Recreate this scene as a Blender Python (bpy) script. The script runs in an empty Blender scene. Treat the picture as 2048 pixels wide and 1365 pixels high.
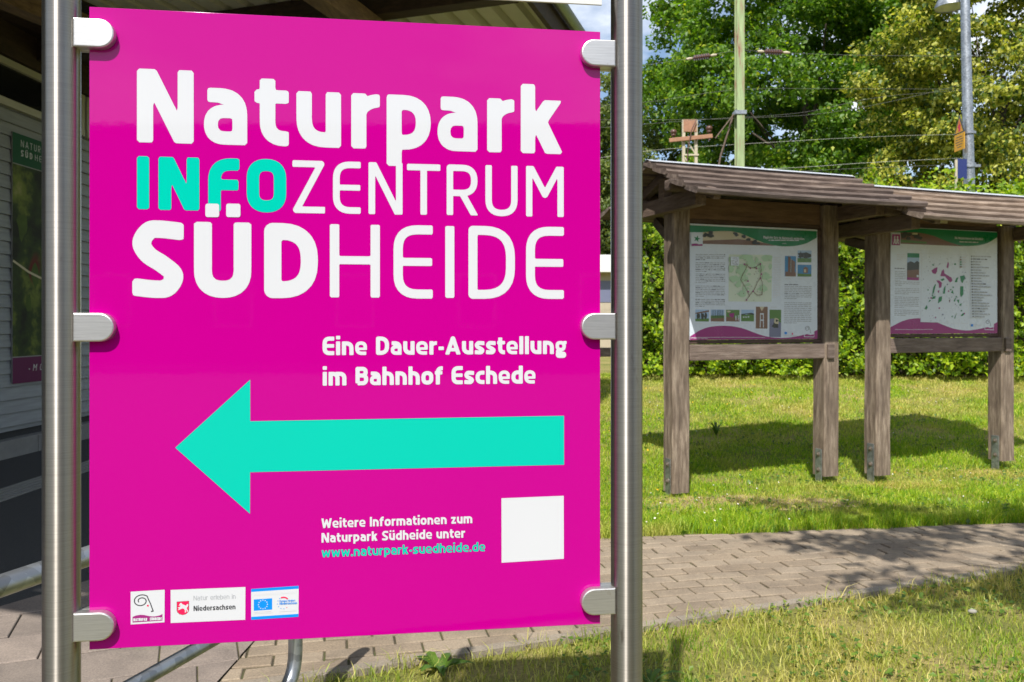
import bpy, bmesh, math, random
import numpy as np
from mathutils import Vector, Matrix
R = math.radians
scene = bpy.context.scene
COL = scene.collection
# ------------------------------------------------------------------ camera, sky, sun, exposure
CAM_Z = 1.35
F = 1593.0            # focal length in photo pixels (28 mm on 36 mm)
HOR = 646.0           # photo row of the horizon
SUN_EL, SUN_AZ = 52.0, 14.0      # sun behind the camera, 14 degrees to its left
cam_d = bpy.data.cameras.new('camera')
cam_d.sensor_width = 36.0
cam_d.lens = 28.0
cam_d.shift_y = -(682.5 - HOR) / 2048.0
cam_d.clip_start = 0.05
cam_d.clip_end = 3000.0
cam_d.dof.use_dof = True
cam_d.dof.focus_distance = 1.5
cam_d.dof.aperture_fstop = 13.0
cam = bpy.data.objects.new('camera', cam_d)
cam.location = (0, 0, CAM_Z)
cam.rotation_euler = (R(90), 0, 0)
COL.objects.link(cam)
scene.camera = cam

world = bpy.data.worlds.new("World")
scene.world = world
world.use_nodes = True
wn = world.node_tree.nodes
wl = world.node_tree.links
wn.clear()
w_out = wn.new('ShaderNodeOutputWorld')
w_bg = wn.new('ShaderNodeBackground')
w_bg.inputs['Strength'].default_value = 0.12
w_sky = wn.new('ShaderNodeTexSky')
w_sky.sky_type = 'NISHITA'
w_sky.sun_disc = False
w_sky.sun_elevation = R(SUN_EL)
w_sky.sun_rotation = R(180 + SUN_AZ)
w_sky.air_density = 1.0
w_sky.dust_density = 0.8
w_tc = wn.new('ShaderNodeTexCoord')
w_map = wn.new('ShaderNodeMapping')
w_map.inputs['Scale'].default_value = (1.0, 1.0, 2.4)
w_map.inputs['Location'].default_value = (0.35, 0.2, 0.1)
w_noise = wn.new('ShaderNodeTexNoise')
w_noise.inputs['Scale'].default_value = 2.3
w_noise.inputs['Detail'].default_value = 9.0
w_noise.inputs['Roughness'].default_value = 0.58
w_ramp = wn.new('ShaderNodeValToRGB')
w_ramp.color_ramp.elements[0].position = 0.47
w_ramp.color_ramp.elements[1].position = 0.66
w_mix = wn.new('ShaderNodeMix')
w_mix.data_type = 'RGBA'
w_mix.inputs[7].default_value = (9.0, 9.2, 9.5, 1)
wl.new(w_tc.outputs['Generated'], w_map.inputs['Vector'])
wl.new(w_map.outputs['Vector'], w_noise.inputs['Vector'])
wl.new(w_noise.outputs['Fac'], w_ramp.inputs['Fac'])
wl.new(w_ramp.outputs['Color'], w_mix.inputs[0])
wl.new(w_sky.outputs['Color'], w_mix.inputs[6])
wl.new(w_mix.outputs[2], w_bg.inputs['Color'])
wl.new(w_bg.outputs['Background'], w_out.inputs['Surface'])

sun_d = bpy.data.lights.new('sun', 'SUN')
sun_d.energy = 4.8
sun_d.angle = R(0.5)
sun_d.color = (1.0, 0.965, 0.905)
sun = bpy.data.objects.new('sun', sun_d)
sdir = Vector((math.sin(R(SUN_AZ)) * math.cos(R(SUN_EL)), math.cos(R(SUN_AZ)) * math.cos(R(SUN_EL)), -math.sin(R(SUN_EL))))
sun.rotation_euler = sdir.to_track_quat('-Z', 'Y').to_euler()
sun.location = (-4, -12, 16)
COL.objects.link(sun)

scene.render.engine = 'CYCLES'
scene.view_settings.view_transform = 'Standard'
scene.view_settings.look = 'None'
scene.view_settings.exposure = 0.42
scene.view_settings.gamma = 1.0
scene.cycles.max_bounces = 8
scene.cycles.transparent_max_bounces = 8
scene.cycles.use_denoising = True

# ------------------------------------------------------------------ helpers
def at(px, py, depth):
    return Vector(((px - 1024) / F * depth, depth, CAM_Z - (py - HOR) / F * depth))

def homog(src, dst):
    A, b = [], []
    for (x, y), (u, v) in zip(src, dst):
        A.append([x, y, 1, 0, 0, 0, -u * x, -u * y]); b.append(u)
        A.append([0, 0, 0, x, y, 1, -v * x, -v * y]); b.append(v)
    h = np.linalg.solve(np.array(A, float), np.array(b, float))
    h = np.append(h, 1).reshape(3, 3)
    def f(x, y):
        p = h @ np.array([x, y, 1.0])
        return (p[0] / p[2], p[1] / p[2])
    return f

class MB:
    """collects shapes for one mesh object"""
    def __init__(s):
        s.v, s.f, s.m = [], [], []
        s.smooth = []
    def add(s, verts, faces, mi=0, sm=False, M=None):
        o = len(s.v)
        if M is not None:
            verts = [M @ Vector(v) for v in verts]
        s.v += [tuple(v) for v in verts]
        for f in faces:
            s.f.append([i + o for i in f]); s.m.append(mi); s.smooth.append(sm)
    def box(s, a, b, mi=0, M=None, bev=0.0):
        (x0, y0, z0), (x1, y1, z1) = a, b
        if bev <= 0:
            vs = [(x0, y0, z0), (x1, y0, z0), (x1, y1, z0), (x0, y1, z0), (x0, y0, z1), (x1, y0, z1), (x1, y1, z1), (x0, y1, z1)]
            fs = [(0, 3, 2, 1), (4, 5, 6, 7), (0, 1, 5, 4), (1, 2, 6, 5), (2, 3, 7, 6), (3, 0, 4, 7)]
            s.add(vs, fs, mi, False, M)
            return
        bm = bmesh.new()
        bmesh.ops.create_cube(bm, size=1.0)
        for v in bm.verts:
            v.co = Vector(((x0 + x1) / 2 + v.co.x * (x1 - x0), (y0 + y1) / 2 + v.co.y * (y1 - y0), (z0 + z1) / 2 + v.co.z * (z1 - z0)))
        bmesh.ops.bevel(bm, geom=bm.edges[:], offset=bev, segments=2, affect='EDGES', profile=0.6)
        bm.verts.index_update()
        s.add([v.co.copy() for v in bm.verts], [[v.index for v in f.verts] for f in bm.faces], mi, False, M)
        bm.free()
    def tube(s, pts, rad, n=12, mi=0, caps=True, M=None, flat=False):
        pts = [Vector(p) for p in pts]
        if not hasattr(rad, '__len__'):
            rad = [rad] * len(pts)
        t0 = (pts[1] - pts[0]).normalized()
        up = Vector((0, 0, 1)) if abs(t0.z) < 0.9 else Vector((1, 0, 0))
        nrm = (up - t0 * up.dot(t0)).normalized()
        vs, fs = [], []
        for i, p in enumerate(pts):
            if i == 0: t = pts[1] - pts[0]
            elif i == len(pts) - 1: t = pts[-1] - pts[-2]
            else: t = (pts[i + 1] - pts[i]).normalized() + (pts[i] - pts[i - 1]).normalized()
            t.normalize()
            nrm = (nrm - t * nrm.dot(t)).normalized()
            bi = t.cross(nrm)
            for k in range(n):
                a = 2 * math.pi * k / n
                vs.append(p + (nrm * math.cos(a) + bi * math.sin(a)) * rad[i])
        for i in range(len(pts) - 1):
            for k in range(n):
                k2 = (k + 1) % n
                fs.append((i * n + k, i * n + k2, (i + 1) * n + k2, (i + 1) * n + k))
        s.add(vs, fs, mi, not flat, M)
        if caps:
            s.add(vs[:n], [tuple(range(n))[::-1]], mi, False, M)
            s.add(vs[-n:], [tuple(range(n))], mi, False, M)
    def prism(s, poly, d, mi=0, M=None):
        """poly: outline of (x, z); extruded along y from d[0] to d[1]"""
        n = len(poly)
        vs = [(x, d[0], z) for x, z in poly] + [(x, d[1], z) for x, z in poly]
        fs = [tuple(range(n)), tuple(range(n, 2 * n))[::-1]]
        fs += [(i, i + n, (i + 1) % n + n, (i + 1) % n) for i in range(n)]
        s.add(vs, fs, mi, False, M)
    def sphere(s, c, r, mi=0, nu=10, nv=6, sc=(1, 1, 1)):
        vs, fs = [], []
        for j in range(nv + 1):
            th = math.pi * j / nv
            for i in range(nu):
                ph = 2 * math.pi * i / nu
                vs.append((c[0] + r * sc[0] * math.sin(th) * math.cos(ph), c[1] + r * sc[1] * math.sin(th) * math.sin(ph), c[2] + r * sc[2] * math.cos(th)))
        for j in range(nv):
            for i in range(nu):
                fs.append((j * nu + i, (j + 1) * nu + i, (j + 1) * nu + (i + 1) % nu, j * nu + (i + 1) % nu))
        s.add(vs, fs, mi, True)
    def build(s, name, mats, parent=None):
        me = bpy.data.meshes.new(name)
        me.from_pydata(s.v, [], s.f)
        for m in (mats if isinstance(mats, (list, tuple)) else [mats]):
            me.materials.append(m)
        me.polygons.foreach_set('material_index', s.m)
        me.polygons.foreach_set('use_smooth', s.smooth)
        me.update()
        o = bpy.data.objects.new(name, me)
        COL.objects.link(o)
        o.parent = parent
        return o

def np_mesh(name, verts, faces, mats, parent=None, smooth=False):
    """fast mesh from numpy arrays; faces is (M, k)"""
    me = bpy.data.meshes.new(name)
    n, (m, k) = len(verts), faces.shape
    me.vertices.add(n)
    me.vertices.foreach_set('co', np.ascontiguousarray(verts, dtype=np.float32).ravel())
    me.loops.add(m * k)
    me.loops.foreach_set('vertex_index', np.ascontiguousarray(faces, dtype=np.int32).ravel())
    me.polygons.add(m)
    me.polygons.foreach_set('loop_start', np.arange(0, m * k, k, dtype=np.int32))
    me.polygons.foreach_set('loop_total', np.full(m, k, dtype=np.int32))
    if smooth:
        me.polygons.foreach_set('use_smooth', np.ones(m, dtype=bool))
    for mt in (mats if isinstance(mats, (list, tuple)) else [mats]):
        me.materials.append(mt)
    me.update(calc_edges=True)
    me.validate()
    o = bpy.data.objects.new(name, me)
    COL.objects.link(o)
    o.parent = parent
    return o

def thing(name, label, cat, loc=(0, 0, 0), rotz=0.0, group=None):
    o = bpy.data.objects.new(name, None)
    o.empty_display_size = 0.2
    o.location = loc
    o.rotation_euler = (0, 0, rotz)
    COL.objects.link(o)
    return tag(o, label, cat, group)

def tag(o, label=None, cat=None, group=None, kind=None):
    if label: o['label'] = label
    if cat: o['category'] = cat
    if group: o['group'] = group
    if kind: o['kind'] = kind
    return o

# ------------------------------------------------------------------ materials
class NT:
    def __init__(s, name):
        s.m = bpy.data.materials.new(name)
        s.m.use_nodes = True
        s.n, s.l = s.m.node_tree.nodes, s.m.node_tree.links
        s.b = s.n['Principled BSDF']
        s.out = s.n['Material Output']
    def node(s, t, **kw):
        n = s.n.new(t)
        for k, v in kw.items():
            if k in n.inputs.keys(): n.inputs[k].default_value = v
            else: setattr(n, k, v)
        return n
    def link(s, a, b): s.l.new(a, b)
    def coords(s, scale=(1, 1, 1), kind='Object', rot=(0, 0, 0)):
        tc = s.node('ShaderNodeTexCoord')
        mp = s.node('ShaderNodeMapping')
        mp.inputs['Scale'].default_value = scale
        mp.inputs['Rotation'].default_value = rot
        s.link(tc.outputs[kind], mp.inputs['Vector'])
        return mp.outputs['Vector']
    def noise(s, vec, scale, detail=4, rough=0.55):
        n = s.node('ShaderNodeTexNoise')
        n.inputs['Scale'].default_value = scale
        n.inputs['Detail'].default_value = detail
        n.inputs['Roughness'].default_value = rough
        if vec is not None: s.link(vec, n.inputs['Vector'])
        return n.outputs['Fac']
    def ramp(s, fac, stops):
        r = s.node('ShaderNodeValToRGB')
        e = r.color_ramp.elements
        while len(e) < len(stops): e.new(0.5)
        for el, (p, c) in zip(e, stops):
            el.position = p
            el.color = c if len(c) == 4 else (*c, 1)
        s.link(fac, r.inputs['Fac'])
        return r.outputs['Color']
    def mix(s, fac, a, b, mode='MIX'):
        m = s.node('ShaderNodeMix', data_type='RGBA', blend_type=mode)
        for i, x in ((0, fac), (6, a), (7, b)):
            if isinstance(x, (int, float)): m.inputs[i].default_value = x
            elif isinstance(x, tuple): m.inputs[i].default_value = (*x, 1)[:4]
            else: s.link(x, m.inputs[i])
        return m.outputs[2]
    def bump(s, fac, strength=0.3, dist=0.01):
        b = s.node('ShaderNodeBump')
        b.inputs['Strength'].default_value = strength
        b.inputs['Distance'].default_value = dist
        s.link(fac, b.inputs['Height'])
        s.link(b.outputs['Normal'], s.b.inputs['Normal'])
    def set(s, **kw):
        for k, v in kw.items():
            k = k.replace('_', ' ')
            i = s.b.inputs[k]
            if hasattr(v, 'is_output'): s.link(v, i)
            elif isinstance(v, tuple): i.default_value = (*v, 1)[:4]
            else: i.default_value = v
        return s.m

def plain(name, col, rough=0.5, metal=0.0, var=0.06, scale=30):
    n = NT(name)
    f = n.noise(n.coords(), scale, 3)
    c = n.mix(f, tuple(x * (1 - var) for x in col), tuple(min(1, x * (1 + var)) for x in col))
    return n.set(Base_Color=c, Roughness=rough, Metallic=metal)

def print_mat(name, col, rough=0.22, ior=1.5):
    n = NT(name)
    v = n.coords()
    f = n.noise(v, 3.0, 3)
    c = n.mix(f, tuple(x * .97 for x in col), tuple(min(1, x * 1.03) for x in col))
    g = n.noise(v, 70.0, 2)
    n.bump(g, 0.010, 0.002)
    r = n.ramp(n.noise(v, 9.0, 5), [(0.3, (rough * .8,) * 3), (0.75, (rough * 1.5,) * 3)])
    return n.set(Base_Color=c, Roughness=r, IOR=ior)

def wood_mat(name, dark, mid, light, axis='Z', rough=0.8, scale=0.75, bump=0.6):
    n = NT(name)
    s = [14, 14, 14]
    s['XYZ'.index(axis)] = 2.0
    v = n.coords(tuple(x * scale for x in s))
    f1 = n.noise(v, 2.6, 8, 0.68)
    c = n.ramp(f1, [(0.30, dark), (0.5, mid), (0.72, light)])
    v2 = n.coords((1.4, 1.4, 1.4))
    f2 = n.noise(v2, 2.2, 5)
    c2 = n.mix(n.ramp(f2, [(0.38, (0, 0, 0)), (0.66, (1, 1, 1))]), c, tuple(x * 0.62 for x in mid), 'MIX')
    c3 = n.mix(0.55, c, c2)
    s2 = [60, 60, 60]
    s2['XYZ'.index(axis)] = 1.6
    f3 = n.noise(n.coords(tuple(s2)), 1.6, 4, 0.7)
    crack = n.ramp(f3, [(0.30, (0.35,) * 3), (0.40, (1, 1, 1))])
    c4 = n.mix(0.8, c3, crack, 'MULTIPLY')
    g = n.node('ShaderNodeNewGeometry')
    c4 = n.mix(1.0, c4, n.ramp(g.outputs['Random Per Island'], [(0, (.68, .68, .70)), (1, (1.25, 1.21, 1.16))]), 'MULTIPLY')
    n.bump(n.mix(0.5, f1, f3), bump, 0.012)
    return n.set(Base_Color=c4, Roughness=rough)

def leaf_mat(name, stops, trans=0.35, tcol=1.5, rough=0.5):
    n = NT(name)
    g = n.node('ShaderNodeNewGeometry')
    c = n.ramp(g.outputs['Random Per Island'], stops)
    big = n.noise(n.coords(), 0.7, 2)
    c = n.mix(0.30, c, n.ramp(big, [(0.35, (0.55, 0.55, 0.5)), (0.65, (1.3, 1.25, 1.1))]), 'MULTIPLY')
    n.set(Base_Color=c, Roughness=rough)
    tr = n.node('ShaderNodeBsdfTranslucent')
    ct = n.mix(1.0, c, (tcol * 1.05, tcol * 1.1, tcol * 0.45), 'MULTIPLY')
    n.link(ct, tr.inputs['Color'])
    ms = n.node('ShaderNodeMixShader')
    ms.inputs[0].default_value = trans
    n.link(n.b.outputs[0], ms.inputs[1])
    n.link(tr.outputs[0], ms.inputs[2])
    n.link(ms.outputs[0], n.out.inputs['Surface'])
    return n.m

M_ = {}
M_['magenta'] = print_mat('magenta_print', (0.435, 0.0, 0.208), 0.03, 1.36)
M_['white_print'] = print_mat('white_print', (0.56, 0.565, 0.585), 0.05, 1.42)
M_['turq'] = print_mat('turquoise_print', (0.0, 0.46, 0.345), 0.05, 1.40)
M_['dark_print'] = print_mat('dark_print', (0.045, 0.045, 0.05), 0.3)
M_['grey_print'] = print_mat('grey_print', (0.32, 0.33, 0.35), 0.3)
M_['lightgrey_print'] = print_mat('light_grey_print', (0.58, 0.58, 0.60), 0.3)
M_['red_print'] = print_mat('red_print', (0.72, 0.01, 0.08), 0.3)
M_['blue_print'] = print_mat('blue_print', (0.0, 0.22, 0.70), 0.3)
M_['green_print'] = print_mat('green_print', (0.0, 0.19, 0.06), 0.3)
M_['maroon_print'] = print_mat('maroon_print', (0.28, 0.015, 0.16), 0.3)
M_['board_white'] = print_mat('board_white', (0.62, 0.67, 0.74), 0.25)
M_['map_green'] = print_mat('map_green', (0.42, 0.60, 0.38), 0.3)
M_['map_pale'] = print_mat('map_pale', (0.60, 0.66, 0.52), 0.3)
M_['photo_sky'] = print_mat('photo_sky', (0.33, 0.47, 0.66), 0.3)
M_['photo_blue'] = print_mat('photo_blue', (0.05, 0.22, 0.45), 0.3)
M_['photo_green'] = print_mat('photo_green', (0.09, 0.20, 0.04), 0.3)
M_['photo_dark'] = print_mat('photo_dark', (0.035, 0.04, 0.03), 0.3)
M_['photo_brown'] = print_mat('photo_brown', (0.19, 0.10, 0.06), 0.3)
M_['photo_cream'] = print_mat('photo_cream', (0.55, 0.48, 0.33), 0.3)
M_['photo_slate'] = print_mat('photo_slate', (0.16, 0.17, 0.26), 0.3)
M_['yellow_sign'] = print_mat('yellow_sign', (0.75, 0.36, 0.01), 0.35)
M_['navy_sign'] = print_mat('navy_sign', (0.02, 0.03, 0.14), 0.35)

def steel_mat(name, vertical=True):
    n = NT(name)
    v = n.coords((3, 3, 260))
    f = n.noise(v, 3.0, 4, 0.7)
    c = n.ramp(f, [(0.2, (0.29, 0.27, 0.245)), (0.8, (0.43, 0.40, 0.365))])
    spots = n.noise(n.coords((1, 1, 0.35)), 28.0, 3, 0.6)
    st = n.ramp(spots, [(0.24, (0.16, 0.10, 0.05)), (0.31, (1, 1, 1))])
    c = n.mix(0.6, c, st, 'MULTIPLY')
    r = n.ramp(n.noise(n.coords((4, 4, 3)), 4.0, 3), [(0.3, (0.36,) * 3), (0.7, (0.40,) * 3)])
    n.set(Base_Color=c, Roughness=r, Metallic=1.0, Anisotropic=0.95, Anisotropic_Rotation=0.25)
    t = n.node('ShaderNodeTangent', direction_type='RADIAL', axis='Z')
    n.link(t.outputs[0], n.b.inputs['Tangent'])
    return n.m
M_['steel'] = steel_mat('brushed_stainless_steel')
def clamp_mat():
    n = NT('brushed_clamp_steel')
    f = n.noise(n.coords((6, 6, 220)), 3.0, 4, 0.7)
    c = n.ramp(f, [(0.25, (0.50, 0.49, 0.47)), (0.7, (0.68, 0.67, 0.65))])
    st = n.ramp(n.noise(n.coords(), 22.0, 4, 0.6), [(0.27, (0.40, 0.26, 0.12)), (0.36, (1, 1, 1))])
    c = n.mix(0.55, c, st, 'MULTIPLY')
    n.bump(f, 0.08, 0.001)
    return n.set(Base_Color=c, Roughness=0.42, Metallic=0.9)
M_['clamp'] = clamp_mat()
def galv_mat(name='galvanised_steel', tint=(1, 1, 1)):
    n = NT(name)
    vo = n.node('ShaderNodeTexVoronoi')
    vo.inputs['Scale'].default_value = 45
    n.link(n.coords(), vo.inputs['Vector'])
    c = n.ramp(vo.outputs['Color'], [(0.1, tuple(.26 * t for t in tint)), (0.9, tuple(.46 * t for t in tint))])
    f = n.noise(n.coords(), 6.0, 4)
    c = n.mix(0.5, c, n.ramp(f, [(0.35, (.6, .6, .6)), (.65, (1.1, 1.1, 1.1))]), 'MULTIPLY')
    return n.set(Base_Color=c, Roughness=0.42, Metallic=0.75)
M_['galv'] = galv_mat('galvanised_steel', (.95, 1.0, 1.06))
M_['bolt'] = plain('rusty_bolt', (.28, .24, .20), 0.5, 0.7, 0.4, 60)
WD, WM, WL = (0.05, 0.033, 0.024), (0.20, 0.152, 0.112), (0.43, 0.355, 0.275)
M_['wood_z'] = wood_mat('weathered_post_wood', WD, WM, WL, 'Z')
M_['wood_x'] = wood_mat('weathered_rail_wood', (0.07, 0.05, 0.04), (0.18, 0.135, 0.11), (0.29, 0.235, 0.20), 'X')
M_['wood_y'] = wood_mat('weathered_beam_wood', (0.07, 0.045, 0.035), (0.15, 0.105, 0.08), (0.24, 0.18, 0.14), 'Y')
M_['wood_roof'] = wood_mat('weathered_roof_board', (0.04, 0.028, 0.024), (0.14, 0.105, 0.088), (0.34, 0.275, 0.23), 'X', 0.85, 0.55, 0.5)
M_['wood_roof_light'] = wood_mat('lighter_brown_roof_board', (0.07, 0.05, 0.038), (0.22, 0.165, 0.125), (0.44, 0.36, 0.29), 'X', 0.85, 0.55, 0.5)  # lighter brown boards for the second notice board's roof
M_['wood_board'] = wood_mat('brown_header_board', (0.10, 0.055, 0.03), (0.17, 0.10, 0.055), (0.24, 0.15, 0.09), 'X')
M_['wood_frame'] = wood_mat('dark_frame_wood', (0.05, 0.03, 0.022), (0.10, 0.062, 0.045), (0.16, 0.11, 0.08), 'X')
M_['ridge'] = plain('grey_ridge_felt', (0.40, 0.42, 0.45), 0.6, 0, 0.15, 12)

# ------------------------------------------------------------------ lettering: strokes -> distance field -> flat outline mesh
def rp(pts, closed=False):
    """polyline with softly squared corners; a third number in a point is its corner size"""
    P = [(p[0], p[1], p[2] if len(p) > 2 else 0.0) for p in pts]
    n = len(P)
    out = []
    for i, (x, y, r) in enumerate(P):
        if r <= 0 or (not closed and i in (0, n - 1)):
            out.append((x, y)); continue
        a, c = P[i - 1], P[(i + 1) % n]
        la, lc = math.hypot(a[0] - x, a[1] - y), math.hypot(c[0] - x, c[1] - y)
        r1 = min(r, la * (0.5 if a[2] > 0 else 0.98), lc * (0.5 if c[2] > 0 else 0.98))
        p1 = (x + (a[0] - x) / la * r1, y + (a[1] - y) / la * r1)
        p2 = (x + (c[0] - x) / lc * r1, y + (c[1] - y) / lc * r1)
        for k in range(8):
            s = k / 7
            out.append(((1 - s) ** 2 * p1[0] + 2 * s * (1 - s) * x + s * s * p2[0], (1 - s) ** 2 * p1[1] + 2 * s * (1 - s) * y + s * s * p2[1]))
    if closed: out.append(out[0])
    return out

def crv(pts, n=6):
    P = [pts[0]] + list(pts) + [pts[-1]]
    out = []
    for i in range(1, len(P) - 2):
        p0, p1, p2, p3 = (np.array(P[j], float) for j in (i - 1, i, i + 1, i + 2))
        for k in range(n):
            t = k / n
            out.append(tuple(0.5 * (2 * p1 + (p2 - p0) * t + (2 * p0 - 5 * p1 + 4 * p2 - p3) * t * t + (3 * p1 - p0 - 3 * p2 + p3) * t ** 3)))
    out.append(tuple(P[-1]))
    return out

def glyph(ch, w, X, C, t):
    """strokes [(points, half width, closed)] with the baseline at 0 and left edge at 0, and the clip (x0, y0, x1, y1)"""
    a = t / 2; W = w - a; H = C - a; h = C; D = 0.30 * X
    th = a * 0.88
    dt = C * .045
    S = []
    clip = (0, 0, w, C)
    def s(pts, hw=a, closed=False, cl=None): S.append((rp(pts, closed), hw, closed, cl))
    if ch == 'N':
        s([(a, 0), (a, h)]); s([(W, 0), (W, h)]); s([(a * .95, h + t * .25), (W + a * .05, -t * .25)], a * 1.04)
    elif ch == 'I': s([(w / 2, 0), (w / 2, h)])
    elif ch == 'F': s([(a, 0), (a, H, h * .30), (w, H)]); s([(a, .50 * h), (w * .97, .50 * h)], th)
    elif ch == 'E': s([(w, H), (a, H, h * .26), (a, a, h * .26), (w, a)]); s([(a, .5 * h), (w * .985, .5 * h)], th)
    elif ch == 'O': s([(a, h / 2), (a, H, w * .46), (W, H, w * .46), (W, a, w * .46), (a, a, w * .46)], a, True)
    elif ch == 'Z': s([(0, H), (w - a * 1.2, H), (a * 1.2, a), (w, a)])
    elif ch == 'T': s([(0, H), (w, H)]); s([(w / 2, 0), (w / 2, H)])
    elif ch == 'R':
        s([(a, 0), (a, H), (W * .96, H, h * .24), (W * .96, .44 * h, h * .24), (a, .44 * h)]); s([(w * .48, .44 * h), (w - a * .95, -t * .3)])
    elif ch == 'P': s([(a, 0), (a, H), (W, H, h * .26), (W, .40 * h, h * .26), (a, .40 * h)])
    elif ch in 'UÜ':
        s([(a, h), (a, a, w * .42), (W, a, w * .42), (W, h)])
        if ch == 'Ü':
            for cx in (w * .31, w * .69): s([(cx, h + t * .28), (cx, h + t * 1.05)], w * .125 if t > .15 * h else a)
            clip = (0, 0, w, C + t * 1.4)
    elif ch == 'M': s([(a, 0), (a, h)]); s([(W, 0), (W, h)]); s([(a * .9, h + t * .3), (w / 2, .40 * h + a * .6), (w - a * .9, h + t * .3)])
    elif ch in 'Ss':
        hh = C if ch == 'S' else X
        k = lambda u, v: (a + u * (w - t), a + v * (hh - t))
        S.append((crv([(w * .965, a + .965 * (hh - t)), k(.55, 1.0), k(.22, .97), k(.0, .77), k(.2, .57), k(.62, .42), k(.985, .235), k(.80, .03), k(.42, 0), (w * .045, a + .035 * (hh - t))]), a, False, None))
        clip = (0, 0, w, hh)
    elif ch == 'D': s([(a, a), (a, H), (W, H, h * .36), (W, a, h * .36)], a, True)
    elif ch == 'H': s([(a, 0), (a, h)]); s([(W, 0), (W, h)]); s([(a, .51 * h), (W, .51 * h)], th)
    elif ch == 'A': s([(a * .75, -t * .2), (w / 2 - a * .12, H), (w / 2 + a * .12, H), (w - a * .75, -t * .2)]); s([(w * .25, .27 * h), (w * .75, .27 * h)], th)
    elif ch == 'B':
        s([(a, a), (a, H), (W * .95, H, h * .24), (W * .95, .53 * h, h * .24), (a, .53 * h)]); s([(a, .53 * h), (W, .53 * h, h * .26), (W, a, h * .26), (a, a)])
    elif ch == 'W': s([(a * .8, h + t * .2), (w * .27, a * .2), (w * .5, h * .80), (w * .73, a * .2), (w - a * .8, h + t * .2)])
    elif ch == 'a':
        b_ = a * .94; s([(w * .09, X - b_), (w - b_, X - b_, X * .34), (w - b_, 0)], b_); s([(w - b_, .59 * X), (b_, .59 * X, X * .27), (b_, b_ * .93, X * .27), (w - b_, b_ * .93)], b_ * .93); clip = (0, 0, w, X)
    elif ch in 'dgq' and ch != 'g': s([(W, 0), (W, C)]); s([(W, X - a), (a, X - a, X * .4), (a, a, X * .4), (W, a)])
    elif ch == 'b': s([(a, 0), (a, C)]); s([(a, X - a), (W, X - a, X * .4), (W, a, X * .4), (a, a)])
    elif ch == 'p':
        s([(a, -D), (a, X)]); s([(a, X - a), (W, X - a, X * .4), (W, a, X * .4), (a, a)]); clip = (0, -D, w, X)
    elif ch == 'e':
        b_ = a * .84; s([(w * .94, b_), (b_, b_, X * .4), (b_, X - b_, X * .4), (w - b_, X - b_, X * .36), (w - b_, .45 * X - a * .55)], b_); s([(b_, .455 * X), (w - b_ * .6, .455 * X)], a * .62); clip = (0, 0, w, X)
    elif ch == 'c': s([(w, X - a), (a, X - a, X * .4), (a, a, X * .4), (w, a)]); clip = (0, 0, w, X)
    elif ch in 'oö':
        s([(a, X / 2), (a, X - a, w * .42), (W, X - a, w * .42), (W, a, w * .42), (a, a, w * .42)], a, True); clip = (0, 0, w, X)
        if ch == 'ö':
            for cx in (w * .28, w * .72): s([(cx, C - t * .95), (cx, C)], a * .9)
            clip = (0, 0, w, C)
    elif ch in 'nh': s([(a, 0), (a, X if ch == 'n' else C)]); s([(a, X - a), (W, X - a, X * .38), (W, 0)]); clip = (0, 0, w, X if ch == 'n' else C)
    elif ch == 'm':
        s([(a, 0), (a, X)]); s([(a, X - a), (w / 2, X - a, X * .34), (w / 2, 0)]); s([(w / 2 - a, X - a), (W, X - a, X * .34), (W, 0)]); clip = (0, 0, w, X)
    elif ch in 'uü':
        s([(a, X), (a, a, X * .38), (W, a)]); s([(W, 0), (W, X)]); clip = (0, 0, w, X)
        if ch == 'ü':
            for cx in (w * .25, w * .75): s([(cx, X + (C + dt - X) * .36), (cx, C + dt)], a * .85)
            clip = (0, 0, w, C + dt)
    elif ch == 'r': s([(a, 0), (a, X)]); s([(a, .66 * X), (a * 1.9, X - a * 1.0, X * .24), (w, X - a * .92)], a * .90); clip = (0, 0, w, X)
    elif ch == 't':
        sx = w * .30 + a * .35
        s([(sx, C * .93), (sx, a, X * .30), (w, a)]); s([(0, X - th), (w, X - th)], th); clip = (0, 0, w, C * .93)
    elif ch == 'k':
        s([(a, 0), (a, C)]); s([(a * 1.5, .40 * X), (w - a * .80, X + t * .5)], a * 1.06, False, (0, 0, w, X)); s([(w * .44, .56 * X), (w - a * .80, -t * .5)], a * 1.12, False, (0, 0, w, X))
    elif ch == 'l': s([(w / 2, 0), (w / 2, C)])
    elif ch == 'i': s([(w / 2, 0), (w / 2, X)]); s([(w / 2, X + (C + dt - X) * .36), (w / 2, C + dt)]); clip = (0, 0, w, C + dt)
    elif ch == 'f':
        sx = w * .30 + a * .3
        s([(sx, 0), (sx, H, X * .3), (w, H)]); s([(0, X - th), (w * .95, X - th)], th)
    elif ch == 'g':
        k = W * .94
        s([(a, .66 * X), (a, X - a, w * .36), (k, X - a, w * .36), (k, .33 * X, w * .36), (a, .33 * X, w * .36)], a * .88, True)
        s([(a * 1.1, .30 * X), (a * 1.1, .06 * X), (W, .06 * X, w * .3), (W, -D + a * .8, w * .3), (a, -D + a * .8, w * .3), (a, -.02 * X)], a * .78)
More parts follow.
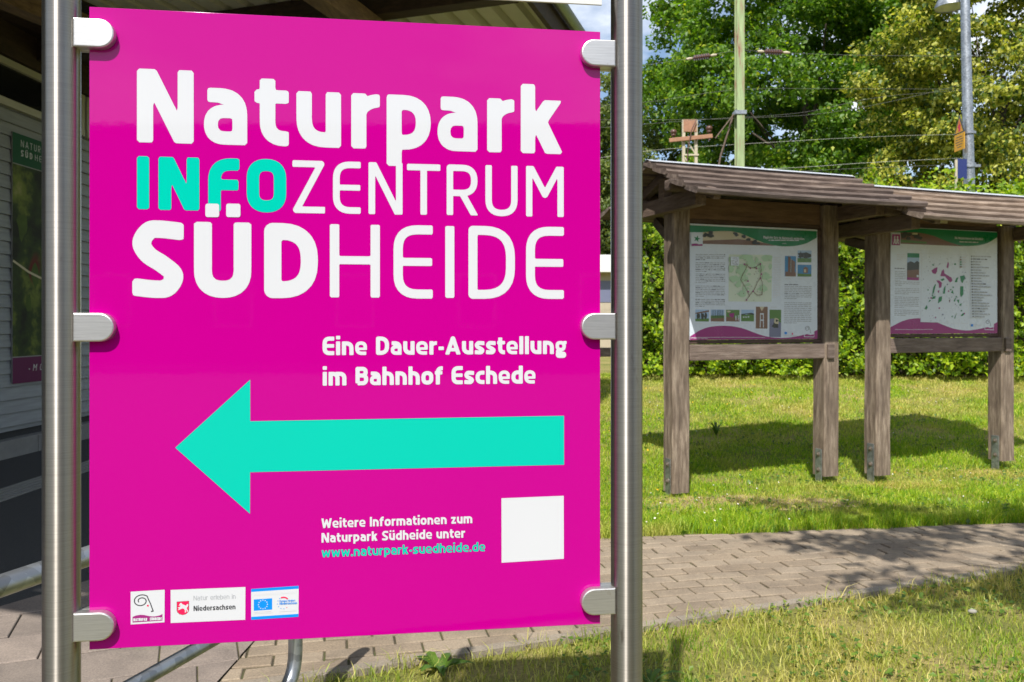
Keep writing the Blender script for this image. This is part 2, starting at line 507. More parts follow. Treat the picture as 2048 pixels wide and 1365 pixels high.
        s([(k * .9, X - a), (w, X - a * .9)], a * .8); clip = (0, -D, w, X)
    elif ch == 'w': s([(a * .8, X + t * .2), (w * .27, a * .2), (w * .5, X * .85), (w * .73, a * .2), (w - a * .8, X + t * .2)], a * .92); clip = (0, 0, w, X)
    elif ch == 'z': s([(0, X - a), (w - a * 1.2, X - a), (a * 1.2, a), (w, a)], a * .95); clip = (0, 0, w, X)
    elif ch == '-': s([(0, .47 * X), (w, .47 * X)], th)
    elif ch == '.': s([(w / 2, 0), (w / 2, t * 1.05)])
    elif ch == '•': s([(w / 2, .45 * X - a), (w / 2, .45 * X + a)])
    return S, clip

ADV = {'n': .60, 'u': .60, 'ü': .60, 'a': .57, 'e': .61, 'r': .40, 't': .42, 's': .52, 'c': .48, 'o': .63, 'ö': .63, 'h': .60, 'd': .62, 'b': .62, 'p': .62,
       'm': .92, 'f': .42, 'k': .60, 'g': .62, 'w': .88, 'z': .52, 'E': .60, 'D': .68, 'A': .80, 'N': .76, 'S': .62, 'W': 1.02, 'B': .66, 'M': .86, 'O': .70,
       'F': .58, 'Z': .62, 'T': .62, 'R': .66, 'U': .66, 'Ü': .66, 'H': .70, 'P': .62, '-': .28}

def stroke_polys(S, clip, step, rr, ox=0.0, oy=0.0):
    x0 = min(min(p[0] for p in st[0]) - st[1] for st in S) - 2 * step
    x1 = max(max(p[0] for p in st[0]) + st[1] for st in S) + 2 * step
    y0 = min(min(p[1] for p in st[0]) - st[1] for st in S) - 2 * step
    y1 = max(max(p[1] for p in st[0]) + st[1] for st in S) + 2 * step
    if clip:
        x0, y0, x1, y1 = max(x0, clip[0] - 2 * step), max(y0, clip[1] - 2 * step), min(x1, clip[2] + 2 * step), min(y1, clip[3] + 2 * step)
    nx, ny = max(3, int((x1 - x0) / step) + 2), max(3, int((y1 - y0) / step) + 2)
    gx, gy = x0 + np.arange(nx) * step, y0 + np.arange(ny) * step
    XX, YY = np.meshgrid(gx, gy)
    F_all = np.full(XX.shape, 1e9)
    for st_ in S:
        pts, hw, closed = st_[:3]
        n = len(pts)
        Fd = np.full(XX.shape, 1e9)
        for i in range(n - 1):
            (ax, ay), (bx, by) = pts[i], pts[i + 1]
            L = math.hypot(bx - ax, by - ay)
            if L < 1e-9: continue
            ux, uy = (bx - ax) / L, (by - ay) / L
            dx, dy = XX - (ax + bx) / 2, YY - (ay + by) / 2
            r_ = min(rr, hw * .6, L * .49) if n == 2 else (min(rr, hw * .6, L * .49) if i in (0, n - 2) and not closed else 0)
            qx = np.abs(dx * ux + dy * uy) - L / 2 + r_
            qy = np.abs(dx * -uy + dy * ux) - hw + r_
            d = np.hypot(np.maximum(qx, 0), np.maximum(qy, 0)) + np.minimum(np.maximum(qx, qy), 0) - r_
            Fd = np.minimum(Fd, d)
            if i > 0 or closed:
                Fd = np.minimum(Fd, np.hypot(XX - ax, YY - ay) - hw)
        if len(st_) > 3 and st_[3]:
            q0, q1, q2, q3 = st_[3]
            Fd = np.maximum(Fd, np.maximum(np.abs(XX - (q0 + q2) / 2) - (q2 - q0) / 2, np.abs(YY - (q1 + q3) / 2) - (q3 - q1) / 2))
        F_all = np.minimum(F_all, Fd)
    Fd = F_all
    if clip:
        cx, cy = (clip[0] + clip[2]) / 2, (clip[1] + clip[3]) / 2
        qx, qy = np.abs(XX - cx) - (clip[2] - clip[0]) / 2 + rr, np.abs(YY - cy) - (clip[3] - clip[1]) / 2 + rr
        d = np.hypot(np.maximum(qx, 0), np.maximum(qy, 0)) + np.minimum(np.maximum(qx, qy), 0) - rr
        Fd = np.maximum(Fd, d)
    return field_polys(Fd, gx + ox, gy + oy)

def field_polys(Fd, gx, gy):
    ins = Fd < 0
    polys = []
    ny, nx = Fd.shape
    cnt = ins[:-1, :-1].astype(int) + ins[:-1, 1:] + ins[1:, :-1] + ins[1:, 1:]
    for j in range(ny - 1):
        row = cnt[j]
        full = row == 4
        i = 0
        idx = np.flatnonzero(np.diff(np.concatenate(([0], full.astype(int), [0]))))
        for a, b in zip(idx[::2], idx[1::2]):
            polys.append([(gx[a], gy[j]), (gx[b], gy[j]), (gx[b], gy[j + 1]), (gx[a], gy[j + 1])])
        for i in np.flatnonzero((row > 0) & (row < 4)):
            cs = [(i, j), (i + 1, j), (i + 1, j + 1), (i, j + 1)]
            vals = [Fd[y, x] for x, y in cs]
            P = []
            for k in range(4):
                k2 = (k + 1) % 4
                pa, pb = (gx[cs[k][0]], gy[cs[k][1]]), (gx[cs[k2][0]], gy[cs[k2][1]])
                if vals[k] < 0: P.append(pa)
                if (vals[k] < 0) != (vals[k2] < 0):
                    t = vals[k] / (vals[k] - vals[k2])
                    P.append((pa[0] + t * (pb[0] - pa[0]), pa[1] + t * (pb[1] - pa[1])))
            if len(P) >= 3: polys.append(P)
    return polys

class Flat:
    """flat printed shapes on a plane facing local -y; each call lies one thin layer above the last"""
    def __init__(s, y0, step):
        s.mb, s.y, s.step, s.mats = MB(), y0, step, []
    def mi(s, m):
        if m not in s.mats: s.mats.append(m)
        return s.mats.index(m)
    def polys(s, ps, m, fwd=0):
        y = s.y - s.step
        if not fwd: s.y = y
        k = s.mi(m)
        for p in ps: s.mb.add([(x, y, z) for x, z in p], [tuple(range(len(p)))], k)
    def poly(s, p, m): s.polys([p], m)
    def rect(s, x0, z0, x1, z1, m): s.poly([(x0, z0), (x1, z0), (x1, z1), (x0, z1)], m)
    def disc(s, x, z, r, m, n=14, same=False): s.polys([[(x + r * math.cos(2 * math.pi * k / n), z + r * math.sin(2 * math.pi * k / n)) for k in range(n)]], m, same)
    def stroke(s, pts, hw, m, step=None):
        s.polys(stroke_polys([(pts, hw, False)], None, step or hw / 2.5, hw * .3), m)
    def char(s, ch, x, z, w, X, C, t, m, rr=None, slant=0.0):
        S, clip = glyph(ch, w, X, C, t)
        if not S: return
        ps = stroke_polys(S, clip, t / 6.5, (t * .13 if rr is None else rr))
        s.polys([[(x + px + slant * pz, z + pz) for px, pz in p] for p in ps], m, True)
    def text(s, txt, x0, x1, z, C, X, t, m, gap=.09, space=.26, slant=0.0):
        """a line fitted between x0 and x1 on baseline z"""
        ws = [(space * C if c == ' ' else (t if c in 'Iil.•' else ADV.get(c, .6) * C)) for c in txt]
        gaps = gap * C * (len(txt) - 1)
        k = (x1 - x0) / (sum(ws) + gaps)
        x = x0
        for c, w in zip(txt, ws):
            ww = t if c in 'Iil.•' else w * k
            if c != ' ': s.char(c, x + (w * k - ww) / 2, z, ww, X, C, t, m, slant=slant)
            x += w * k + gap * C * k
        s.y -= s.step
    def build(s, name, parent): return s.mb.build(name, [M_[m] for m in s.mats], parent)

# ------------------------------------------------------------------ ground, lawn, path
rng = np.random.default_rng(7)
random.seed(5)
def th(x, y):
    """height of the lawn: level to the notice boards, a gentle bank behind them up to the hedge"""
    s = np.clip((np.asarray(y, float) - 7.0) / 5.4, 0, 1)
    k = np.clip((np.asarray(x, float) + 1.5) / 2.2, 0, 1)
    return 0.56 * (s * 0.75 + 0.25 * s * s * (3 - 2 * s)) * k - 0.012

def soil_mat():
    n = NT('lawn_soil')
    v = n.coords(kind='Object')
    a = n.noise(v, 1.5, 6, 0.6)
    b = n.noise(v, 60.0, 4, 0.7)
    c = n.ramp(a, [(0.32, (0.12, 0.15, 0.02)), (0.5, (0.26, 0.25, 0.06)), (0.68, (0.40, 0.31, 0.13))])
    c = n.mix(0.7, c, n.ramp(b, [(0.3, (0.35, 0.33, 0.3)), (0.65, (1.25, 1.2, 1.1))]), 'MULTIPLY')
    n.bump(b, 0.8, 0.03)
    return n.set(Base_Color=c, Roughness=0.95)
gx = np.unique(np.concatenate([np.linspace(-400, -30, 12), np.arange(-30, 40.1, 1.0), np.linspace(41, 400, 12)]))
gy = np.unique(np.concatenate([np.linspace(-400, -12, 12), np.arange(-12, 45.1, 0.6), np.linspace(46, 900, 14)]))
GX, GY = np.meshgrid(gx, gy)
GZ = th(GX, GY) + np.where(GY > 4.9, 0.0, -0.012)
gv = np.stack([GX.ravel(), GY.ravel(), GZ.ravel()], 1)
nx_, ny_ = len(gx), len(gy)
ii = (np.arange(ny_ - 1)[:, None] * nx_ + np.arange(nx_ - 1)[None, :]).ravel()
tag(np_mesh('ground', gv, np.stack([ii, ii + 1, ii + nx_ + 1, ii + nx_], 1), soil_mat(), smooth=True), kind='structure')

# line of the near kerb and the far edge of the brick path (world x -> y)
KA, KD = Vector((0.584, 3.59)), Vector((math.cos(R(20.5)), math.sin(R(20.5))))
FA, FD = Vector((0.84, 5.03)), Vector((math.cos(R(7.5)), math.sin(R(7.5))))
AA, AD = Vector((-2.43, 3.80)), Vector((math.sin(R(29)), math.cos(R(29))))
def kerb_y(x): return KA.y + (x - KA.x) * math.tan(R(20.5))
def far_y(x): return FA.y + (x - FA.x) * math.tan(R(7.5))

def paver_mat(name, c0, c1, c2):
    n = NT(name)
    g = n.node('ShaderNodeNewGeometry')
    c = n.ramp(g.outputs['Random Per Island'], [(0, c0), (0.5, c1), (1, c2)])
    v = n.coords()
    f = n.noise(v, 120.0, 5, 0.75)
    c = n.mix(0.75, c, n.ramp(f, [(0.28, (0.45, 0.43, 0.42)), (0.55, (1, 1, 1)), (0.75, (1.45, 1.4, 1.35))]), 'MULTIPLY')
    s = n.noise(v, 4.0, 6, 0.65)
    c = n.mix(0.6, c, n.ramp(s, [(0.32, (0.55, 0.53, 0.52)), (0.58, (1.08, 1.05, 1.0))]), 'MULTIPLY')
    n.bump(f, 0.5, 0.004)
    return n.set(Base_Color=c, Roughness=0.9)
M_['paver'] = paver_mat('path_paver', (0.255, 0.20, 0.142), (0.285, 0.228, 0.165), (0.315, 0.255, 0.188))
M_['slab'] = paver_mat('pavement_slab', (0.22, 0.185, 0.16), (0.26, 0.215, 0.185), (0.30, 0.25, 0.215))
M_['kerb'] = paver_mat('concrete_kerb', (0.25, 0.215, 0.17), (0.27, 0.23, 0.18), (0.29, 0.25, 0.20))
def joint_mat():
    n = NT('sandy_joint')
    f = n.noise(n.coords(), 7.0, 6, 0.7)
    c = n.ramp(f, [(0.35, (0.045, 0.036, 0.025)), (0.52, (0.075, 0.065, 0.03)), (0.68, (0.07, 0.085, 0.022))])
    return n.set(Base_Color=c, Roughness=1.0)
M_['joint'] = joint_mat()

def pavers(name, L, Wd, ang, org, u0, u1, v0, v1, cuts, mat, gap=0.009, ch=0.004, bond=0.5):
    bm = bmesh.new()
    ca, sa = math.cos(ang), math.sin(ang)
    def w(u, v, z): return Vector((org[0] + u * ca - v * sa, org[1] + u * sa + v * ca, z))
    nv0, nv1 = int(v0 / Wd) - 1, int(v1 / Wd) + 1
    for r_ in range(nv0, nv1):
        off = (r_ % 2) * L * bond + random.uniform(-.006, .006)
        for c_ in range(int(u0 / L) - 1, int(u1 / L) + 1):
            a, b = c_ * L + off, r_ * Wd
            x0, x1, y0, y1 = a + gap / 2, a + L - gap / 2, b + gap / 2, b + Wd - gap / 2
            ctr = w(a + L / 2, b + Wd / 2, 0)
            if any((ctr.xy - Vector(p)).dot(Vector(nrm)) > L for p, nrm in cuts): continue
            dz = random.uniform(-.0022, .0022); tx, ty = random.uniform(-.002, .002), random.uniform(-.002, .002)
            zz = lambda sx, sy: dz + tx * sx + ty * sy
            lo = [bm.verts.new(w(x, y, -.03)) for x, y in ((x0, y0), (x1, y0), (x1, y1), (x0, y1))]
            md = [bm.verts.new(w(x, y, zz(sx, sy) - ch)) for x, y, sx, sy in ((x0, y0, -1, -1), (x1, y0, 1, -1), (x1, y1, 1, 1), (x0, y1, -1, 1))]
            hi = [bm.verts.new(w(x, y, zz(sx, sy))) for x, y, sx, sy in ((x0 + ch, y0 + ch, -1, -1), (x1 - ch, y0 + ch, 1, -1), (x1 - ch, y1 - ch, 1, 1), (x0 + ch, y1 - ch, -1, 1))]
            bm.faces.new(hi)
            for k in range(4):
                k2 = (k + 1) % 4
                bm.faces.new((md[k], md[k2], hi[k2], hi[k])); bm.faces.new((lo[k], lo[k2], md[k2], md[k]))
    for p, nrm in cuts:
        bmesh.ops.bisect_plane(bm, geom=bm.verts[:] + bm.edges[:] + bm.faces[:], dist=1e-5, plane_co=(*p, 0), plane_no=(*nrm, 0), clear_outer=True)
    me = bpy.data.meshes.new(name)
    bm.to_mesh(me); bm.free()
    me.materials.append(mat)
    o = bpy.data.objects.new(name, me); COL.objects.link(o)
    return tag(o, kind='structure')
kn = (KD.y, -KD.x)            # outward (towards the camera) across the kerb
fn = (-FD.y, FD.x)
an = (-AD.y, AD.x)            # outward to the left across the asphalt edge
pavers('path', 0.20, 0.10, R(12.5), (0.6, 4.0), -2.6, 6.2, -1.6, 2.4, [(tuple(KA), kn), (tuple(FA), fn), ((-1.1, 3), (-1, .03)), ((6.5, 5), (1, 0))], M_['paver'])
pavers('pavement', 0.30, 0.30, R(22), (-1.1, 3.2), -4.5, 1.5, -3.2, 3.0, [((-1.108, 3), (1, -.03)), (tuple(AA), an), ((-3, 1.0), (0, -1)), ((-3, 5.2), (0, 1))], M_['slab'], 0.006, 0.003, 0.5)
jb = MB()
jb.add([(-6, .6, -.008), (-1.1, .6, -.008), (-1.1, kerb_y(-1.1), -.008), (6.6, kerb_y(6.6), -.008), (6.6, far_y(6.6), -.008), (-1.1, far_y(-1.1), -.008), (-3, 5.2, -.008), (-6, 5.2, -.008)], [tuple(range(8))])
tag(jb.build('path_bedding', M_['joint']), kind='structure')
kb = MB()
for k in range(9):
    p = KA + KD * (-1.82 + k * 1.0)
    q = p + KD * 0.994
    nn = Vector(kn) * 0.05
    vs = []
    for (c, z) in ((p, .004), (q, .004), (q + nn, .002), (p + nn, .002)): vs.append((c.x, c.y, z))
    lo = [(x, y, -.1) for x, y, z in vs]
    kb.add(vs + lo, [(0, 1, 2, 3)[::-1], (0, 1, 5, 4), (1, 2, 6, 5), (2, 3, 7, 6), (3, 0, 4, 7)])
tag(kb.build('kerb', M_['kerb']), kind='structure')
def asphalt_mat():
    n = NT('platform_asphalt')
    f = n.noise(n.coords(), 160.0, 4, 0.7)
    c = n.ramp(f, [(0.3, (0.028, 0.028, 0.03)), (0.7, (0.075, 0.073, 0.072))])
    n.bump(f, 0.5, 0.004)
    return n.set(Base_Color=c, Roughness=0.85)
M_['asph'] = asphalt_mat()
ab = MB()
A2 = AA + AD * 12
A0 = AA - AD * 4.0
ab.add([(A0.x, A0.y, -.002), (AA.x, AA.y, -.002), (A2.x, A2.y, -.002), (-5.0, A2.y + 10, -.002), (-14, A2.y + 10, -.002), (-14, A0.y, -.002)], [tuple(range(6))])
tag(ab.build('asphalt_forecourt', M_['asph']), kind='structure')
rb = MB(); rb.add([(-40, -22, .002), (40, -22, .002), (40, -.9, .002), (-40, -.9, .002)], [(0, 1, 2, 3)])  # unseen asphalt sheet, added behind the camera to darken the sign's reflection
tag(rb.build('road', M_['asph']), kind='structure')
tb = MB()
for k in range(5):           # ribbed guide strip in the asphalt
    tb.box((-4.14 + k * .062, 2.0, -.001), (-4.10 + k * .062, 16.0, .006))
tag(tb.build('tactile_strip', plain('tactile_concrete', (.30, .29, .27), .9, 0, .2, 40)), kind='structure')

# ------------------------------------------------------------------ information sign
PAN_L = Vector((-0.6574, 1.2387, 0))
SIGN_A = math.atan2(0.1313, 0.9914)
SW, SZ0, SZ1 = 0.8135, 0.8415, 1.8415
sign = thing('information_sign', 'large magenta direction sign with turquoise arrow between two steel posts', 'sign', PAN_L, SIGN_A)
pm = MB(); pm.box((0, 0, SZ0), (SW, 0.004, SZ1), bev=0.0006)
panel = pm.build('panel', M_['magenta'], sign)
up = MB(); up.box((-.004, 0, 1.887), (SW + .003, 0.004, 2.60), bev=0.0006)
up.build('upper_panel', plain('white_sign_back', (.62, .62, .60), .35), sign)['label'] = 'white upper panel of which only the lower edge shows'
for u in (-0.042, 0.8604):
    b = MB(); b.tube([(u, .004, -.02), (u, .004, 2.72)], 0.0268, 48)
    b.build('post', M_['steel'], sign)
def clamp(u0, u1, zc, hh=.0222):
    bm = bmesh.new()
    s = 1 if u1 > u0 else -1
    r = hh
    out = [(u0, -r), (u1 - s * r, -r)]
    for k in range(1, 14):
        a = -math.pi / 2 + math.pi * k / 14
        out.append((u1 - s * r + s * r * math.cos(a), r * math.sin(a)))
    out += [(u1 - s * r, r), (u0, r)]
    if s < 0: out = out[::-1]
    b = MB()
    for y0, y1 in ((-.0135, -.0008), (.0048, .0165)):
        ins = .0022
        def ring(k): # inset ring
            c = Vector(((u0 + u1) / 2, 0))
            return [(c.x + (x - c.x) * (1 - k / abs(u1 - u0) * 2), z * (1 - k / r)) for x, z in out]
        rings = [(ring(ins), y0), (ring(ins * .3), y0 + .0007), (ring(0), y0 + .0022), (ring(0), y1)]
        n = len(out)
        vs = [(x, y, z + zc) for rg, y in rings for x, z in rg]
        fs = [tuple(range(n)), tuple(range(3 * n, 4 * n))[::-1]]
        for j in range(3):
            fs += [(j * n + i, (j + 1) * n + i, (j + 1) * n + (i + 1) % n, j * n + (i + 1) % n) for i in range(n)]
        b.add(vs, fs)
    a0, a1 = sorted((u0, u0 + s * (.030 if s > 0 else .036)))
    b.box((a0, -.0007, zc - hh * .98), (a1, .0047, zc + hh * .98))
    return b.build('clamp', M_['clamp'], sign)
for zc in (1.797, 1.343, 0.881):
    clamp(-.019, .0407, zc)
for zc in (1.802, 1.344, 0.883):
    clamp(.8604 - .0235, .7786, zc)

hp = homog([(180, 14), (1202, 64), (1199, 1248), (177, 1300)], [(0, SZ1), (SW, SZ1), (SW, SZ0), (0, SZ0)])
def Q(*pts): return [hp(x, y) for x, y in pts]
L0 = -0.00015
white = Flat(L0, .00006)
def big(fl, ch, x0, x1, yt, yb, X, t, m, desc=0, C=None):
    ym = (yt + yb) / 2
    ua, ub = hp(x0, ym)[0], hp(x1, ym)[0]
    z0, z1 = hp((x0 + x1) / 2, yb)[1], hp((x0 + x1) / 2, yt)[1]
    fl.char(ch, ua, z0, ub - ua, X if X else z1 - z0, C if C else z1 - z0, t, m)
TB = .0242
capN = hp(331, 139.7)[1] - hp(331, 286.6)[1]
zN = hp(331, 286.6)[1]
XN = capN * .775
for ch, x0, x1 in (('N', 274.8, 388.3), ('a', 407.7, 495.4), ('t', 510, 578.5), ('u', 593.8, 683), ('r', 703.5, 760.6), ('p', 774.3, 862.5), ('a', 875, 956), ('r', 975.3, 1029.6), ('k', 1042.6, 1128)):
    ua, ub = hp(x0, 230)[0], hp(x1, 230)[0]
    white.char(ch, ua, zN, ub - ua, XN, capN, TB, 'white_print')
white.y -= .00006
for ch, x0, x1, yt, yb in (('Z', 585.5, 650.6, 321.8, 427), ('E', 666.6, 722, 323.6, 428), ('N', 737.7, 805.7, 325.7, 429.3), ('T', 814.6, 881.3, 328.8, 430), ('R', 894, 957.8, 330, 431), ('U', 971.5, 1035.7, 331.5, 433), ('M', 1052.8, 1128, 333.2, 434)):
    big(white, ch, x0, x1, yt, yb, None, .0106, 'white_print')
white.y -= .00006
big(white, 'S', 265, 367.7, 441.5, 596.5, None, .0275, 'white_print')
big(white, 'U', 388.3, 503, 445, 596.5, None, .0272, 'white_print')
big(white, 'D', 528.6, 636, 447, 597, None, .0268, 'white_print')
for ch, x0, x1, yt, yb in (('H', 660, 760, 449.6, 595.6), ('E', 787.4, 865.7, 451, 597.7), ('I', 890.8, 909, 452.7, 596.4), ('D', 937.2, 1030, 452.7, 598.3), ('E', 1052.4, 1128, 454, 598.3)):
    big(white, ch, x0, x1, yt, yb, None, .0149, 'white_print')
white.y -= .00006
def line(fl, txt, x0, yb0, x1, yb1, cap, xh, t, m, **kw):
    (ua, za), (ub, zb) = hp(x0, yb0), hp(x1, yb1)
    fl.text(txt, ua, ub, (za + zb) / 2, cap, xh, t, m, **kw)
line(white, 'Eine Dauer-Ausstellung', 645, 711, 1133, 708.5, .0300, .0222, .0066, 'white_print', gap=.085, space=.30)
line(white, 'im Bahnhof Eschede', 645, 771.5, 1070.5, 768, .0300, .0222, .0066, 'white_print', gap=.085, space=.30)
line(white, 'Weitere Informationen zum', 642, 1056, 943.5, 1047.5, .0156, .0115, .0033, 'white_print', gap=.09, space=.28)
line(white, 'Naturpark Südheide unter', 642, 1085.5, 929, 1076, .0156, .0115, .0033, 'white_print', gap=.09, space=.28)
white.build('lettering', panel)['label'] = 'white lettering NATURPARK ZENTRUM SUEDHEIDE and smaller lines'
turq = Flat(L0 - .00001, .00004)
for ch, x0, x1, yt, yb in (('I', 274.5, 299, 313, 419), ('N', 317.5, 399.4, 315, 421), ('F', 417, 479.4, 317, 423.5), ('O', 494, 573, 318.5, 425.5)):
    big(turq, ch, x0, x1, yt, yb, None, .0193, 'turq')
turq.y -= .00004
line(turq, 'www.naturpark-suedheide.de', 642, 1115, 969, 1103, .0156, .0115, .0031, 'turq', gap=.09)
turq.build('lettering', panel)['label'] = 'turquoise lettering INFO and web address'
# the two dots of the U-umlaut sit over the turquoise word
dots = Flat(-.0006, .00004)
for x0, x1 in ((411.4, 439.0), (453.0, 481.5)):
    dots.polys(stroke_polys([([hp((x0 + x1) / 2, 435), hp((x0 + x1) / 2, 408)], (hp(x1, 420)[0] - hp(x0, 420)[0]) / 2, False)], None, .0016, .0035), 'white_print', True)
dots.build('umlaut_dots', panel)
ar = Flat(L0, .00005)
ar.poly(Q((350, 896), (499, 1028), (499.5, 945), (1127.5, 930), (1127.5, 832), (500, 843), (500, 760)), 'turq')
ar.build('arrow', panel)['label'] = 'turquoise arrow pointing left'
# stickers along the lower edge
def rect_map(q):
    """photo quad (tl, tr, br, bl) -> function from unit square to panel coordinates"""
    return homog([(0, 1), (1, 1), (1, 0), (0, 0)], [hp(*p) for p in q])
def U(m, *pts): return [m(x, y) for x, y in pts]
def urect(fl, m, x0, y0, x1, y1, mt): fl.poly(U(m, (x0, y0), (x1, y0), (x1, y1), (x0, y1)), mt)
def spiral_pts(cx, cy, s):
    """the crook: a spiral that runs out over the top into a slanted stem with a small foot"""
    pts = []
    for k in range(34):
        a = R(200) - R(15.5) * k
        r = s * (.115 + .0068 * k)
        pts.append((cx + r * math.cos(a), cy + r * math.sin(a)))
    return pts
wt = Flat(L0, .00005)
wt.poly(Q((1002, 997), (1126.5, 992), (1126.5, 1118), (1002, 1126)), 'white_print')
wt.build('sticker', panel)['label'] = 'blank white square sticker'
st = Flat(L0, .00005)
m = rect_map([(260, 1184), (328, 1180), (327.5, 1245), (260, 1249.5)])
urect(st, m, 0, 0, 1, 1, 'white_print')
st.poly(U(m, (.055, .055), (.94, .055), (.94, .26), (.85, .22), (.7, .20), (.55, .22), (.4, .265), (.28, .28), (.15, .265), (.055, .23)), 'maroon_print')
(x0, z0), (x1, z1) = m(0, 0), m(1, 1)
k = x1 - x0
sp = [m(*p) for p in spiral_pts(.36, .66, .7)]
def mk_spiral(fl, mp, k, mt):
    # inner to outer, then the stem
    a = []
    for i in range(40):
        an_ = R(215) - R(13.6) * i
        r = .075 + .0042 * i
        a.append((.31 + r * math.cos(an_) * 1.02, .70 + r * math.sin(an_) * .82))
    # a is wound clockwise: ends heading to the right over the top
    tail = [a[-1], (.52, .74), (.585, .60), (.63, .46), (.665, .375)]
    pts = a[:-1] + tail
    fl.stroke([mp(*p) for p in pts], .016 * k, mt)
    fl.stroke([mp(.60, .355), mp(.675, .375)], .02 * k, mt)
mk_spiral(st, m, k, 'dark_print')
st.disc(*m(.505, .545), .03 * k, 'red_print')
za = m(0, .085)[1]
st.text('NATURPARK SÜDHEIDE', m(.08, .1)[0], m(.92, .1)[0], m(.5, .085)[1] , .0046, .0036, .0011, 'white_print')
st.build('sticker', panel)['label'] = 'white sticker with dark spiral crook over a magenta wave'
st = Flat(L0, .00005)
m = rect_map([(340, 1180.5), (489.5, 1174.5), (489, 1240), (340, 1246.5)])
urect(st, m, 0, 0, 1, 1, 'white_print')
shield = [(.08, .64), (.245, .65), (.245, .38), (.235, .31), (.205, .25), (.163, .225), (.12, .25), (.09, .31), (.08, .38)]
st.poly(U(m, *shield), 'dark_print')
st.poly(U(m, *[(.1625 + (x - .1625) * .93, .44 + (y - .44) * .955) for x, y in shield]), 'red_print')
horse = [(.105, .50), (.118, .56), (.128, .595), (.142, .60), (.150, .575), (.160, .55), (.185, .53), (.205, .505), (.215, .545), (.232, .56), (.236, .52), (.226, .47), (.214, .44), (.220, .39), (.232, .35), (.224, .31), (.214, .325), (.216, .355), (.200, .39), (.206, .33), (.196, .295), (.186, .31), (.192, .35), (.180, .41), (.160, .43), (.140, .415), (.124, .40), (.106, .38), (.098, .40), (.116, .43), (.102, .44), (.094, .465), (.118, .47), (.130, .50), (.128, .53)]
st.poly(U(m, *horse), 'white_print')
lh = m(.5, .8)[1] - m(.5, .2)[1]
st.text('Natur erleben in', m(.305, .7)[0], m(.868, .7)[0], m(.58, .655)[1], .0075, .0057, .0008, 'grey_print', gap=.13, space=.34)
st.text('Niedersachsen', m(.305, .37)[0], m(.868, .37)[0], m(.58, .335)[1], .0082, .0061, .0016, 'dark_print', gap=.10)
st.build('sticker', panel)['label'] = 'white sticker with red horse shield'
st = Flat(L0, .00005)
m = rect_map([(501, 1178.5), (596, 1172), (595.5, 1234), (501, 1240)])
urect(st, m, 0, 0, 1, 1, 'white_print')
urect(st, m, 0, .905, 1, 1, 'blue_print')
urect(st, m, 0, 0, 1, .095, 'blue_print')
urect(st, m, .055, .29, .445, .655, 'blue_print')
k = m(1, .5)[0] - m(0, .5)[0]
cx, cz = m(.25, .475)
for q in range(12):
    st.disc(cx + .095 * k * math.sin(q * math.pi / 6), cz + .095 * k * math.cos(q * math.pi / 6), .012 * k, 'white_print', 8, True)
st.y -= .00005
urect(st, m, .05, .785, .95, .795, 'lightgrey_print')
urect(st, m, .05, .235, .42, .25, 'lightgrey_print')
urect(st, m, .05, .19, .45, .2, 'lightgrey_print')
urect(st, m, .60, .205, .96, .215, 'lightgrey_print')
cx, cz = m(.68, .48)
for q in range(6, 14):
    st.disc(cx + .125 * k * math.sin((q - 1.2) * math.pi / 6), cz + .125 * k * math.cos((q - 1.2) * math.pi / 6), .0095 * k, 'blue_print' if q > 6 else 'red_print', 8, True)
st.y -= .00005
st.stroke([(cx + .125 * k * math.sin(R(q)), cz + .125 * k * math.cos(R(q))) for q in range(-24, 56, 8)], .014 * k, 'red_print')
st.text('Europa fördert', m(.60, .5)[0], m(.93, .5)[0], m(.7, .515)[1], .0034, .0025, .0005, 'blue_print')
st.text('Niedersachsen', m(.60, .5)[0], m(.97, .5)[0], m(.7, .43)[1], .0037, .0028, .0006, 'blue_print')
st.build('sticker', panel)['label'] = 'white sticker with blue bars and ring of stars'

# ------------------------------------------------------------------ tubular barrier at the lower left
BA, BB = Vector((-1.30, 1.05, 0)), Vector((-.745, 2.74, 0))
bdir = (BB - BA).normalized()
blen = (BB - BA).length
barrier = thing('tubular_barrier', 'galvanised tubular barrier with rounded corners behind the left steel post', 'barrier', BA, math.atan2(bdir.y, bdir.x))
def fillet3(pts, r, closed=True, n=7):
    out = []
    N = len(pts)
    for i in range(N):
        b = Vector(pts[i])
        if not closed and i in (0, N - 1): out.append(b); continue
        a, c = Vector(pts[i - 1]), Vector(pts[(i + 1) % N])
        p, q = b + (a - b).normalized() * r, b + (c - b).normalized() * r
        for k in range(n + 1):
            s = k / n
            out.append(p * (1 - s) ** 2 + b * 2 * s * (1 - s) + q * s * s)
    return out
fr = fillet3([(0, 0, .12), (0, 0, .79), (blen, 0, .79), (blen, 0, .10)], .13, False) 
fr = fr[:-1] + fillet3([(blen, 0, .5), (blen, 0, .10), (0, 0, .12)], .13, False)[1:]
b = MB(); b.tube(fr, .0242, 20); b.build('frame', M_['galv'], barrier)
b = MB(); b.tube([(.02, 0, .42), (blen - .02, 0, .42)], .0200, 18); b.build('middle_rail', M_['galv'], barrier)
for x in (.15, .72):
    b = MB(); b.tube([(x, 0, -.05), (x, 0, .105)], .0212, 16); b.build('foot', M_['galv'], barrier)

